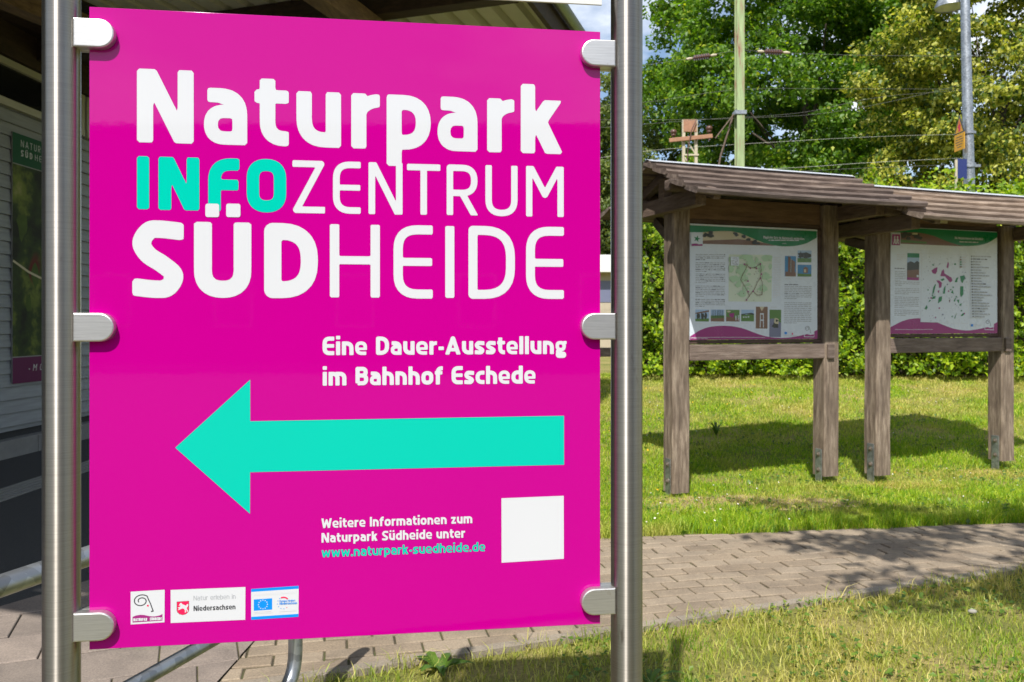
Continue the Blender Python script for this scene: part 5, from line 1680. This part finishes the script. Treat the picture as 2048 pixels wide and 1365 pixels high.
# overhead wires
M_['wire'] = plain('overhead_wire_metal', (.16, .16, .14), .6, .3)
M_['wire_light'] = plain('pale_wire_metal', (.42, .42, .36), .5, .3)
def wire(label, pts, rad, mat, ins=None, n=26):
    P = crv([tuple(p) for p in pts], 8)
    b = MB(); b.tube(P, rad, 6)
    if ins is None:
        return tag(b.build('overhead_wire', M_[mat]), label, 'wire', 'overhead railway wires')
    t = thing('overhead_wire', label, 'wire', (0, 0, 0), 0, 'overhead railway wires')
    b.build('cable', M_[mat], t)
    for p, q in ins:
        p, q = Vector(p), Vector(q)
        b = MB()
        N = 7
        b.tube([p, q], .022, 8)
        for k in range(N):
            c = p.lerp(q, .28 + .44 * k / (N - 1)); d = (q - p).normalized()
            b.tube([c - d * .012, c + d * .012], .062, 12, 0)
        b.build('insulator', M_['insul'], t)
        b = MB()
        for u0, u1 in ((0, .22), (.78, 1)):
            b = MB(); b.tube([p.lerp(q, u0), p.lerp(q, (u0 + u1) / 2), p.lerp(q, u1)], [.02, .035, .02], 8)
            b.build('end_fitting', M_['pale_paint'], t)
    return t
D = 17.2
wire('highest railway wire with two ribbed insulators either side of the green mast', [at(1150, 150, D), at(1370, 119, D), at(1479, 102, D), at(1585, 107, D), at(1800, 112, D), at(2200, 112, D)], .0035, 'wire', [(at(1372, 119, D), at(1434, 110, D)), (at(1514, 103, D), at(1580, 106, D))])
wire('railway wire crossing the oak at the middle of its crown', [at(1120, 215, D), at(1290, 205, D), at(1475, 180, D), at(1700, 178, D), at(2200, 180, D)], .003, 'wire')
wire('railway wire rising gently to the right across the lime tree', [at(1120, 240, D), at(1479, 237, D), at(1740, 212, D), at(2200, 100, D)], .003, 'wire')
wire('railway wire passing just above the cross arm of the ladder mast', [at(1120, 330, D), at(1290, 303, D), at(1479, 289, D), at(1800, 272, D), at(2200, 266, D)], .0035, 'wire_light')
wire('thin railway wire low above the left board roof', [at(1120, 262, D), at(1400, 240, D), at(1600, 226, D), at(1800, 190, D), at(2200, 168, D)], .003, 'wire')
wire('pale wire of the lower pair running to the lamp post', [at(1500, 340, 14), at(1620, 334, 14), at(1750, 325, 14), at(1936, 316, 14)], .0035, 'wire_light')
wire('dark wire of the lower pair running to the lamp post', [at(1500, 350, 14), at(1640, 341, 14), at(1790, 334, 14), at(1936, 329, 14)], .003, 'wire')

# lamp post with its signs
lp = at(1941, 646, 13.0)
lamp = thing('street_lamp', 'grey galvanised lamp post with a bell shaped lamp at the right', 'lamp post', (lp.x, lp.y, .5))
def lz(py): return CAM_Z + (646 - py) * 13.0 / F - .5
b = MB(); b.tube([(.03, 0, -.5), (-.025, 0, lz(350)), (-.09, 0, lz(0)), (-.13, 0, lz(-190))], [.095, .085, .070, .06], 20); b.build('pole', M_['galv'], lamp)
for py, w_ in ((212 + 55, .02), (350 - 18, .035)):
    b = MB(); b.tube([(-.03, 0, lz(py) - w_), (-.03, 0, lz(py) + w_)], .108, 18)
    if w_ > .03: b.box((-.2, -.02, lz(py) - .02), (.16, .02, lz(py) + .02))
    b.build('band', M_['galv'], lamp)
hz = lz(0) + .06
b = MB()
prof = [(.24, hz - .06), (.235, hz - .02), (.20, hz + .06), (.13, hz + .17), (.06, hz + .24), (.03, hz + .26)]
n = 20
vs = [(-.15 + r_ * math.cos(2 * math.pi * k / n), .33 + r_ * math.sin(2 * math.pi * k / n), z_) for r_, z_ in prof for k in range(n)]
fs = [(j * n + k, j * n + (k + 1) % n, (j + 1) * n + (k + 1) % n, (j + 1) * n + k) for j in range(len(prof) - 1) for k in range(n)]
b.add(vs, fs, 0, True); b.add([(-.15 + .235 * math.cos(2 * math.pi * k / n), .33 + .235 * math.sin(2 * math.pi * k / n), hz - .045) for k in range(n)], [tuple(range(n))], 1)
b.build('lamp_head', [M_['galv'], M_['white_print']], lamp)
b = MB(); b.tube([(-.15, .33, hz + .25), (-.15, .31, hz + .55), (-.13, .18, hz + .78), (-.11, .02, hz + .80)], .022, 10); b.build('arm', M_['galv'], lamp)
# yellow warning sign: a triangle above a text plate, turned almost edge-on
ws = thing('warning_sign', 'yellow warning sign with triangle clamped to the lamp post', 'sign', at(1919, 270, 12.9), R(-91))
ws.location.z = .5
sw = .30
b = MB(); b.box((-sw / 2, -.004, lz(304)), (sw / 2, .004, lz(271)), bev=.001); pl = b.build('plate', M_['yellow_sign'], ws)
fl = Flat(-.0043, .0006)
for k in range(5):
    zz = lz(278 + k * 5)
    for u0, u1 in (((-.3, .3),), ((-.38, -.05), (0, .38)), ((-.38, .1), (.15, .36)), ((-.3, .32),), ((-.2, .22),))[k]: fl.polys([[(sw * u0, zz), (sw * u1, zz), (sw * u1, zz + .012), (sw * u0, zz + .012)]], 'dark_print', True)
fl.build('text_block', pl)
b = MB(); b.prism([(-sw / 2, lz(270)), (sw / 2, lz(270)), (0, lz(234))], (-.004, .004)); tri = b.build('triangle', M_['dark_print'], ws)
fl = Flat(-.0043, .0006)
fl.poly([(-sw * .38, lz(268.3)), (sw * .38, lz(268.3)), (0, lz(240))], 'yellow_sign')
fl.poly([(-.02, lz(266.5)), (.04, lz(266.5)), (.035, lz(258)), (.05, lz(255)), (.0, lz(250)), (-.045, lz(257)), (-.02, lz(260))], 'red_print')
fl.disc(0, lz(248.5), .017, 'red_print')
fl.build('pictogram', tri)
bs = thing('blue_board', 'small navy blue platform board on a white post beside the lamp post', 'sign', at(1916, 646, 12.6), R(14))
bs.location.z = .5
b = MB(); b.box((-.02, -.012, lz(366)), (.16, .012, lz(328))); b.build('board', M_['navy_sign'], bs)
b = MB(); b.tube([(-.035, 0, -.2), (-.035, 0, lz(330))], .022, 10); b.build('post', M_['pale_paint'], bs)

# ------------------------------------------------------------------ bits seen in the gap beside the right steel post
sh = thing('platform_shelter', 'low pale shelter with a white roof edge seen past the right steel post', 'shelter', at(1165, 646, 21), R(3))
sh.location.z = .5
zs = lambda py: CAM_Z + (646 - py) * 21 / F - .5
b = MB(); b.box((-1.6, 0, -.4), (1.35, 2.4, zs(546))); b.build('wall', plain('beige_render', (.42, .36, .27), .9, 0, .1, 8), sh)
b = MB(); b.box((-1.8, -.35, zs(546)), (1.5, 2.6, zs(512)), bev=.01); b.build('roof', plain('white_fascia', (.70, .70, .68), .5), sh)
b = MB(); b.box((-.9, -.012, zs(605)), (1.2, -.002, zs(562))); b.build('window', M_['photo_slate'], sh)
wr = thing('wooden_rail', 'low wooden rail on posts behind the right steel post', 'fence', at(1150, 646, 11.0), R(5))
wr.location.z = float(th(3, 11))
zr = lambda py: CAM_Z + (646 - py) * 11.0 / F - wr.location.z
b = MB(); b.box((-1.2, -.04, zr(714)), (.62, .04, zr(696)), bev=.008); b.build('rail', M_['wood_x'], wr)
for xx in (-1.0, .1):
    b = MB(); b.box((xx - .05, .042, -.2), (xx + .05, .14, zr(690)), bev=.008); b.build('post', M_['wood_z'], wr)

# long building across the added asphalt behind the camera: it is the dark half of the sign's reflection
hb = thing('brick_building', 'long dark brick building mirrored in the magenta sign', 'building', (4, -24, 0), R(195.1))
b = MB(); b.box((-17, 0, -.3), (17, 8, 7.75)); b.build('wall', plain('dark_red_brick', (.12, .055, .04), .9, 0, .2, 6), hb)
b = MB(); b.box((-17.3, -.3, 7.75), (17.3, 8.3, 8.0))
b.build('roof', plain('dark_roof_tile', (.05, .04, .038), .85, 0, .2, 5), hb)
for k in range(8):
    x = -14.5 + k * 4.1
    b = MB(); b.box((x, -.03, 1.2), (x + 1.3, -.005, 3.0)); w_ = b.build('window', M_['cream'], hb)
    b = MB(); b.box((x + .08, -.04, 1.28), (x + 1.22, -.031, 2.92)); b.build('pane', M_['glass'], w_)
